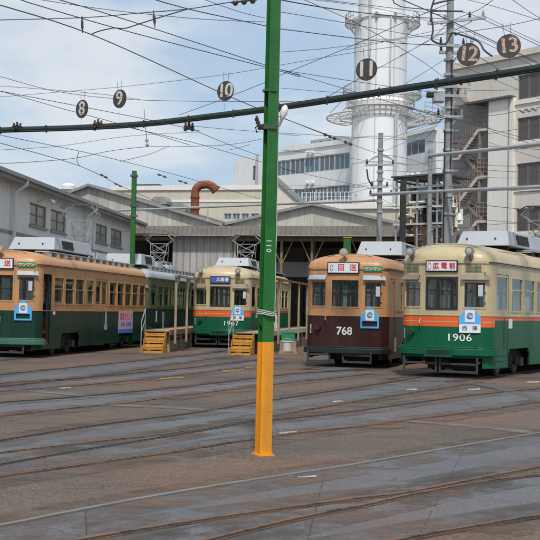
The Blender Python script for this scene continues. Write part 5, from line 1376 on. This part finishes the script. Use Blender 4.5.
# bucket and crate under the platform
c = P(287, 345, 42.0); t = empty('bucket', (c.x, c.y, .12), 0, 'white plastic bucket by the platform right of the green pole', 'bucket')
q = MB(); q.tube([(0,0,0),(0,0,.34)], .15, 'bucket', 18, r2=.19); q.tube([(0,0,.32),(0,0,.345)], .205, 'bucket', 18); q.build('pail', t, smooth=True); q = MB(); q.tube([(math.cos(a)*.2, 0.02, .32+math.sin(a)*.12) for a in [PI*k/8 for k in range(9)]], .008, 'galv', 5); q.build('handle', t)
q = MB(); q.box(-.30,.36,-.25,.3,-.12,-.06,'timber'); q.box(-.28,-.2,-.2,.2,-.06,0,'timber'); q.box(.25,.33,-.2,.2,-.06,0,'timber'); q.box(-.2,.25,-.22,.25,-.05,-.001,'timber'); pal = q.build('pallet'); pal.location = (c.x, c.y, .12); tag(pal, 'low timber pallet under the white bucket', 'pallet')
c = P(288, 337, 43.2); q = MB(); q.box(-.24,.24,-.18,.18,.0,.32,'boxgreen',-.02,-.02); q.box(-.27,.27,-.21,.21,.29,.33,'boxgreen'); cr = q.build('crate'); cr.location = (c.x, c.y, .45); tag(cr, 'green plastic crate behind the white bucket', 'crate')
q = MB(); q.box(-.3,.3,-.3,.3,0,.45,'timber'); cr = q.build('wooden_block'); cr.location = (c.x, c.y+.0, 0); tag(cr, 'wooden block carrying the green crate', 'block')
# fixed mooring of the frame in the middle tram siding
# ------------------------------------------------------------------ overhead wires
def wire(pts, r=.010, label='', grp='overhead wires', mat='wire'):
    W_ = [P(*p) for p in pts]; o = W_[0]; q = MB(); L_ = lerp_poly([w-o for w in W_], max(6, 5*(len(W_)-1))) if len(W_) > 2 else [w-o for w in W_]
    if len(W_) == 2:
        n = 10; a, b_ = L_; ln = (b_-a).length; L_ = [a.lerp(b_, k/n)-Vector((0,0,ln*.006*4*(k/n)*(1-k/n))) for k in range(n+1)]
    q.tube(L_, r, mat, 5); w = q.build('overhead_wire'); w.location = o
    return tag(w, label, 'wire', grp)
def beads(px, py, Y, n, dx, dy, label, mat='porcelain', r=.05):
    o = P(px, py, Y); q = MB()
    a = P(px, py, Y)-o; e_ = P(px+dx, py+dy, Y)-o; q.tube([a, e_], .012, 'wire', 5)
    for k in range(n):
        c_ = a.lerp(e_, (k+.5)/n); d = (e_-a).normalized(); ln = (e_-a).length/n*.32
        q.tube([c_-d*ln, c_-d*ln*.5, c_+d*ln*.5, c_+d*ln], [r*.5, r, r, r*.5], mat, 10)
    w = q.build('strain_insulator'); w.location = o; tag(w, label, 'insulator', 'strain insulators on the wires')
wires = [
 ([(-20,-1,21),(0,5,21),(95,36,24),(217,91,29),(262,110,31),(330,136,34)], .013, 'contact wire falling from the top left corner to the green pole'),
 ([(10,-4,20),(20,0,20),(130,32,24),(265,67,28),(300,77,30)], .011, 'lower of two near parallel wires falling from the top left to the green pole'),
 ([(50,-3,20),(60,0,20),(130,21,23),(265,65,28),(300,75,29)], .011, 'upper of two near parallel wires falling from the top left to the green pole'),
 ([(-20,21,26),(0,20,26),(84,17.6,25),(140,13,24),(188,9,23),(228,2.6,22),(260,-1,21)], .011, 'nearly level span wire rising to the insulators at the top centre'),
 ([(150,-2,20),(188,9,21),(266,26,24),(281,29,24.5),(400,43.3,29),(440,44.2,32),(447,45,35)], .011, 'wire running from the top edge behind the green pole to the concrete pole'),
 ([(92,34,24),(98,31.5,23.9),(106,29.5,23.8),(114,28,23.7),(121,28.5,23.6),(127,28,23.6),(130,27,23.5),(158,18,23),(188,9,23)], .014, 'bent pull-off arm wire above sign 9'),
 ([(-20,72,30),(0,76.5,30),(60,92,31),(140,100,32),(265,101.6,34),(300,101,35)], .008, 'thin wire sweeping low from the left edge past signs 8 and 9'),
 ([(-20,85,30),(0,86,30),(90,93,31),(140,99.5,32)], .007, 'faint wire entering at the left edge above sign 8'),
 ([(-20,86,29),(0,91,29),(140,118,32),(200,131,33)], .009, 'wire crossing behind sign 8 down to the beam'),
 ([(-20,88,30),(0,91,30),(60,108,31),(120,124,32),(190,145,34)], .009, 'wire sloping through the span beam below sign 8'),
 ([(-20,99,36),(0,97,35.8),(72,91,34.9),(130,86,34),(218,75.5,32.3),(265,68,31.3),(281,65,31),(354,52.5,29),(400,46,28)], .007, 'fine suspension wire that carries signs 8, 9 and 10'),
 ([(179,115,32.8),(218,101,32),(265,82.5,31),(281,75,30.8),(354,45,29.5),(400,24,28.5),(450,3,27.5)], .009, 'wire climbing from the beam near sign 10 to the top right'),
 ([(270,-3,20),(281,0,20.5),(340,10,23),(400,16.5,27),(435,18.3,32),(448,19,35)], .013, 'thick cable from the green pole top to the highest crossarm'),
 ([(281,70,30),(359,93,32),(400,105,33),(453,119,35),(520,137,37),(570,150,38)], .009, 'wire descending from the green pole under sign 11 toward the stairs'),
 ([(281,70,30),(342,79.5,31),(400,88,32),(440,93,34)], .009, 'wire passing just beneath sign 11'),
 ([(326.6,97.5,29.6),(353,82,29.5),(400,56.6,31),(431,39,33),(448,31,35)], .009, 'wire rising from the beam across the chimney to the concrete pole'),
 ([(281,117,31),(313,130,33),(348,143,36),(380,154,41),(405,158,43),(430,166,50)], .009, 'wire running down from the green pole to the steel pole before the chimney'),
 ([(281,133,36),(340,136.5,38),(410,140,38),(447,143,36),(560,151,34)], .008, 'level thin wire across the chimney at mid height'),
 ([(281,168,38),(296,172,39),(375,189,42)], .008, 'thin wire across the white office windows'),
 ([(281,190,44),(340,187,43),(378,181,42)], .008, 'thin wire climbing right over the lower office windows'),
 ([(-20,129,30),(0,135,30),(79,151,33),(130,163,36),(180,176,40),(260,199,46)], .009, 'wire descending across the sky above the left shed'),
 ([(-20,137,28),(0,143,28.5),(79.5,166,33),(123,187,37),(160,203,42)], .010, 'lower wire descending to the left shed roof'),
 ([(-20,163,31),(0,163,31.5),(14.5,163,32),(72,158.6,33),(110,151,34),(148,146.7,35),(174,146.7,36),(229,144.6,38),(262,139,40)], .009, 'zigzag span wire above the shed roofs'),
 ([(120,161.5,34),(150,154,35),(169,146,36)], .008, 'short stay between the span wire and the wire above the shed'),
 ([(120,125,33),(133,128.5,33.5),(195,143,36),(260,161.5,40),(300,173,42)], .010, 'wire from the beam sloping behind the green pole over the duct'),
 ([(189,128,33),(229,144.6,36),(260,156,38)], .009, 'wire leaving the beam insulator left of the green pole'),
 ([(192,126,33),(225,129,33.5),(262,132,34),(300,136,35)], .008, 'near level wire just under the beam beside the green pole'),
 ([(229,150,38),(238,148,38),(250,144.6,38.5)], .008, 'tiny pull-off wire left of the pole clamp'),
 ([(144,109,34),(145.5,125,34),(147,145,34)], .009, 'vertical hanger wire through the beam right of sign 9'),
 ([(79,151,33),(77,160,33),(79.5,166,33)], .010, 'tiny vertical tie between two wires over the left shed'),
 ([(395,-4,22),(403,0,22.5),(440,16,25),(470,30,27),(540,63.5,31),(580,83,33)], .012, 'thick wire from the top edge to the right, behind signs 12 and 13'),
 ([(392,-2,26),(400,6.5,27),(434,10,31),(447,12,35)], .014, 'thick cable arriving at the pole top from the left'),
 ([(447,12,35),(462,12,34),(480,18,32),(540,46,28),(580,66,26)], .010, 'wire falling right from the pole top above sign 13'),
 ([(484,16,34),(500,24,32),(540,43,29),(575,61,27)], .008, 'wire leaving the highest crossarm tip to the right'),
 ([(447,21,35.5),(468,31,34),(540,65,29),(580,85,27)], .009, 'upper wire of the bundle from the crossarm passing behind sign 13'),
 ([(447,24,35.5),(468,35,34),(540,69,29),(580,89,27)], .009, 'lower wire of the bundle from the crossarm passing behind sign 13'),
 ([(570,12,24),(540,18.5,25.5),(503,26.5,26),(455,33,28),(400,39,31),(345,50,34)], .008, 'fine wire that carries signs 12 and 13'),
 ([(493,0,28),(478,10,29),(450,22,32),(431,39,34),(400,56,38)], .009, 'wire crossing the pole top diagonally from upper right'),
 ([(478,56,32),(500,70,31),(540,92,29),(570,108,28)], .011, 'wire dropping right from sign 12 past the window bands'),
 ([(423,91,38),(480,90.5,38),(570,89,38)], .008, 'level wire over the beige building top'),
 ([(400,105,34),(426,113,35),(447,119,36)], .011, 'short wire ending at a clamp on the concrete pole'),
 ([(422,141,45),(431,133,42),(441,119,37)], .009, 'wire climbing steeply to the left side of the concrete pole'),
 ([(400,43,38),(447,45.5,36)], .010, 'thin level wire at the crossarm below the pole top'),
 ([(447,118,36),(496,115,34),(522,110,33),(570,103,31)], .009, 'wire with white insulators in front of the beige building'),
 ([(489.5,131,38),(515,139,37),(570,155,35)], .008, 'short sloping wire over the pale pier'),
 ([(447,102,36),(470,118,37),(495,131,38)], .008, 'wire crossing the upper stair flight'),
 ([(381,152,42),(410,140,46),(436,125,50)], .008, 'thin wire from the steel pole top rising right'),
 ([(381,178,42),(415,184,40),(447,186,36),(520,191,33),(570,193,31)], .008, 'wire from the steel pole passing the lower stair flights'),
 ([(281,186,43),(330,186,42.5),(380,189,42)], .007, 'faint wire just above the lower office windows'),
 ([(447,200,36),(500,207,34),(570,213,31)], .009, 'sagging wire over the tram roof at right'),
 ([(447,175,36),(500,178,35),(570,177,33)], .007, 'faint level wire between the two span pipes'),
 ([(381,206,42),(415,207,39),(447,205,36)], .009, 'slack cable between the steel and concrete poles below the span pipe'),
 ([(310,-2,24),(350,3,26),(400,9,29),(436,14,33),(447,16,35)], .008, 'thin wire at the top over the chimney'),
 ([(381,142,42),(420,128,39),(447,121,36)], .008, 'thin wire from the steel pole top up to the concrete pole clamp'),
 ([(381,170,42),(415,172,39),(447,168,36),(520,172,33),(570,170,31)], .007, 'thin wire through the pipe rack top and the middle stair'),
 ([(381,198,42),(410,214,40),(447,213,36)], .008, 'slack wire hanging before the pipe rack'),
 ([(395,90,38),(420,75,37),(447,58,36)], .008, 'wire climbing right beside the chimney to the pole'),
 ([(281,88,33),(330,92,34),(372,93,35),(440,97,36)], .007, 'thin wire over the chimney just above the ring platform'),
 ([(300,-2,30),(380,9,32),(447,26,35)], .008, 'fine wire over the chimney head to the crossarm'),
 ([(447,60,35.6),(500,82,34),(570,112,32)], .008, 'wire descending right between sign 12 and the beam'),
 ([(447,128,36),(500,146,35),(570,168,33)], .007, 'wire descending across the pale pier and windows'),
 ([(281,205,40),(330,198,41),(378,186,42)], .007, 'thin wire rising from the gable peak to the steel pole'),
 ([(447,230,36),(500,224,34),(570,222,32)], .007, 'low thin wire just over the roof unit at the right'),
 ([(281,12,24),(340,22,26),(400,33,29),(440,40,33)], .008, 'thin wire over the chimney between the two thick cables'),
 ([(281,52,27),(330,48,28),(400,38,31),(447,28,35)], .007, 'fine wire rising gently from the green pole to the crossarm'),
 ([(281,150,36),(330,155,38),(379,163,42)], .007, 'fine wire across the office roof units'),
 ([(300,-2,24),(360,25,27),(420,60,31),(447,80,35)], .008, 'wire sloping steeply down over the chimney to the concrete pole'),
 ([(510,-2,26),(530,12,26),(560,30,25)], .008, 'short wire crossing the top right corner'),
 ([(460,-2,28),(500,8,27),(570,30,25)], .007, 'thin wire from the pole top out of the top right corner'),
 ([(0,150,34),(60,146,35),(130,136,36),(200,132,36)], .007, 'faint wire rising just under the left part of the beam'),
 ([(30,-2,24),(110,10,25),(200,19,26),(265,22,27)], .008, 'nearly level wire high at the top left'),
 ([(200,-2,24),(240,12,26),(265,18,27)], .008, 'short wire falling to the green pole near the top'),
 ([(447,140,36),(500,132,34),(570,120,31)], .007, 'thin wire climbing right above the upper span pipe'),
 ([(381,160,42),(410,165,40),(447,160,36),(500,166,34),(570,164,31)], .007, 'slack wire just under the upper span pipe'),
 ([(447,210,36),(480,219,35),(540,224,33),(570,224,32)], .008, 'sagging wire above the roof of tram 1906'),
 ([(120,232,44),(150,229,45),(185,236,47),(205,240,48)], .009, 'slack wire by the pantograph before the depot wall'),
]
for p_, r_, lab in wires: wire(p_, r_*.9, lab)
beads(231,3,22,3,26,-3,'dark strain insulators at the top edge left of the green pole','dporcelain',.06)
beads(520,111.5,33,3,18,-3,'string of white insulators before the window bands','porcelain',.07)
beads(100,174,35,2,8,4,'small dark clamps on the wire above the shed, upper pair','dporcelain',.03)
beads(114,183,36.5,2,8,4,'small dark clamps on the wire above the shed, lower pair','dporcelain',.03)
beads(157,174,39,2,10,3.5,'dark clamps on the wire left of the duct','dporcelain',.035)
beads(178,180.5,40,2,10,3,'dark clamps on the wire just above the duct','dporcelain',.035)
beads(323,134,35,3,14,5,'dark insulators on the wire over the office roof','dporcelain',.05)
beads(343,141,36.5,2,10,4,'dark insulators on the wire at the chimney edge','dporcelain',.05)
beads(82,16,25,1,.5,17,'vertical hanger clamp on the span wire above sign 8','wire',.03)
beads(153.5,10.5,23.4,1,1.5,17,'vertical hanger clamp on the span wire left of centre','wire',.03)
beads(216.8,131,36,1,-.5,13,'white pendant insulator under the wire left of the pole clamp','porcelain',.05) if False else None
beads(146.5,138,34,2,1,9,'white pendant insulator at the end of the vertical hanger','porcelain',.06)
beads(205,399/2,46.5,1,.1,.1,'','wire',.01) if False else None
# pendant lamp under the lower pipe
c = P(460, 190, 34.6); t = empty('pendant_lamp', c, 0, 'white pendant lamp hanging under the lower span pipe', 'lamp')
q = MB(); q.tube([(0,0,0),(0,0,-.85)], .014, 'galv', 6); q.build('rod', t); q = MB(); q.tube([(0,0,-.7),(0,0,-.85),(0,0,-.92)], [.04,.11,.12], 'white', 12); q.build('shade', t, smooth=True)
# thick black jumper cables on the concrete pole
for pts, lab in (([(434,0,35.2),(431,12,35.2),(433,30,35.2),(432,40,35.2),(445,44,35.4),(452,33,35.4),(456,35,35.2)], 'black jumper cable looping left of the concrete pole'),
                 ([(430,11,35.3),(445,11,35.3),(463,11.5,35.2)], 'thick black cable sleeve at the pole top'),
                 ([(455,33,35.2),(468,37,34.6),(479,42,34),(484,50,33.6),(492,56,33.2)], 'thick black feeder cable curling behind sign 12'),
                 ([(434,4,35.2),(441,2,35.3),(456,-1,35.4)], 'black cable leaving the pole top to the right')):
    wire(pts, .03, lab, 'jumper cables on the concrete pole')

# ------------------------------------------------------------------ light and sky
w = bpy.data.worlds.new('World'); S.world = w; w.use_nodes = True; nt = w.node_tree; N = nt.nodes; L = nt.links
bg = N['Background']; bg.inputs['Strength'].default_value = .115
SUN_EL, SUN_AZ = 56, 178       # azimuth clockwise from +Y: behind the camera, slightly to the right
sky = N.new('ShaderNodeTexSky'); sky.sky_type = 'NISHITA'; sky.sun_disc = False; sky.sun_elevation = R(SUN_EL); sky.sun_rotation = R(SUN_AZ); sky.dust_density = 1.6; sky.air_density = 1.0
tc = N.new('ShaderNodeTexCoord'); mp = N.new('ShaderNodeMapping'); mp.inputs['Scale'].default_value = (1, 1, 2.4); L.new(tc.outputs['Generated'], mp.inputs[0])
n1 = N.new('ShaderNodeTexNoise'); n1.inputs['Scale'].default_value = 5.5; n1.inputs['Detail'].default_value = 9; n1.inputs['Roughness'].default_value = .52; L.new(mp.outputs[0], n1.inputs['Vector'])
mr = N.new('ShaderNodeMapRange'); mr.interpolation_type = 'SMOOTHSTEP'; mr.inputs[1].default_value = .40; mr.inputs[2].default_value = .64; mr.inputs[3].default_value = .12; mr.inputs[4].default_value = .95; L.new(n1.outputs['Fac'], mr.inputs[0])
n2 = N.new('ShaderNodeTexNoise'); n2.inputs['Scale'].default_value = 9; n2.inputs['Detail'].default_value = 6; L.new(mp.outputs[0], n2.inputs['Vector'])
cc = N.new('ShaderNodeMix'); cc.data_type = 'RGBA'; cc.inputs['A'].default_value = (3.75,5.2,7.0,1); cc.inputs['B'].default_value = (7.3,7.55,7.8,1); L.new(mr.outputs[0], cc.inputs['Factor'])
mx = N.new('ShaderNodeMix'); mx.data_type = 'RGBA'; mx.inputs['Factor'].default_value = .8; L.new(sky.outputs[0], mx.inputs['A']); L.new(cc.outputs['Result'], mx.inputs['B'])
L.new(mx.outputs['Result'], bg.inputs['Color'])
sd = bpy.data.lights.new('sun', 'SUN'); sd.energy = 3.2; sd.angle = R(4); sd.color = (1,.95,.88); so = bpy.data.objects.new('sun', sd); COL.objects.link(so)
az = R(SUN_AZ); el = R(SUN_EL); dirv = Vector((math.sin(az)*math.cos(el), math.cos(az)*math.cos(el), math.sin(el)))
so.rotation_euler = dirv.to_track_quat('Z', 'Y').to_euler()
S.view_settings.view_transform = 'Standard'; S.view_settings.look = 'None'; S.view_settings.exposure = 0; S.view_settings.gamma = 1; S.view_settings.use_curve_mapping = False
S.cycles.max_bounces = 8; S.cycles.transparent_max_bounces = 16
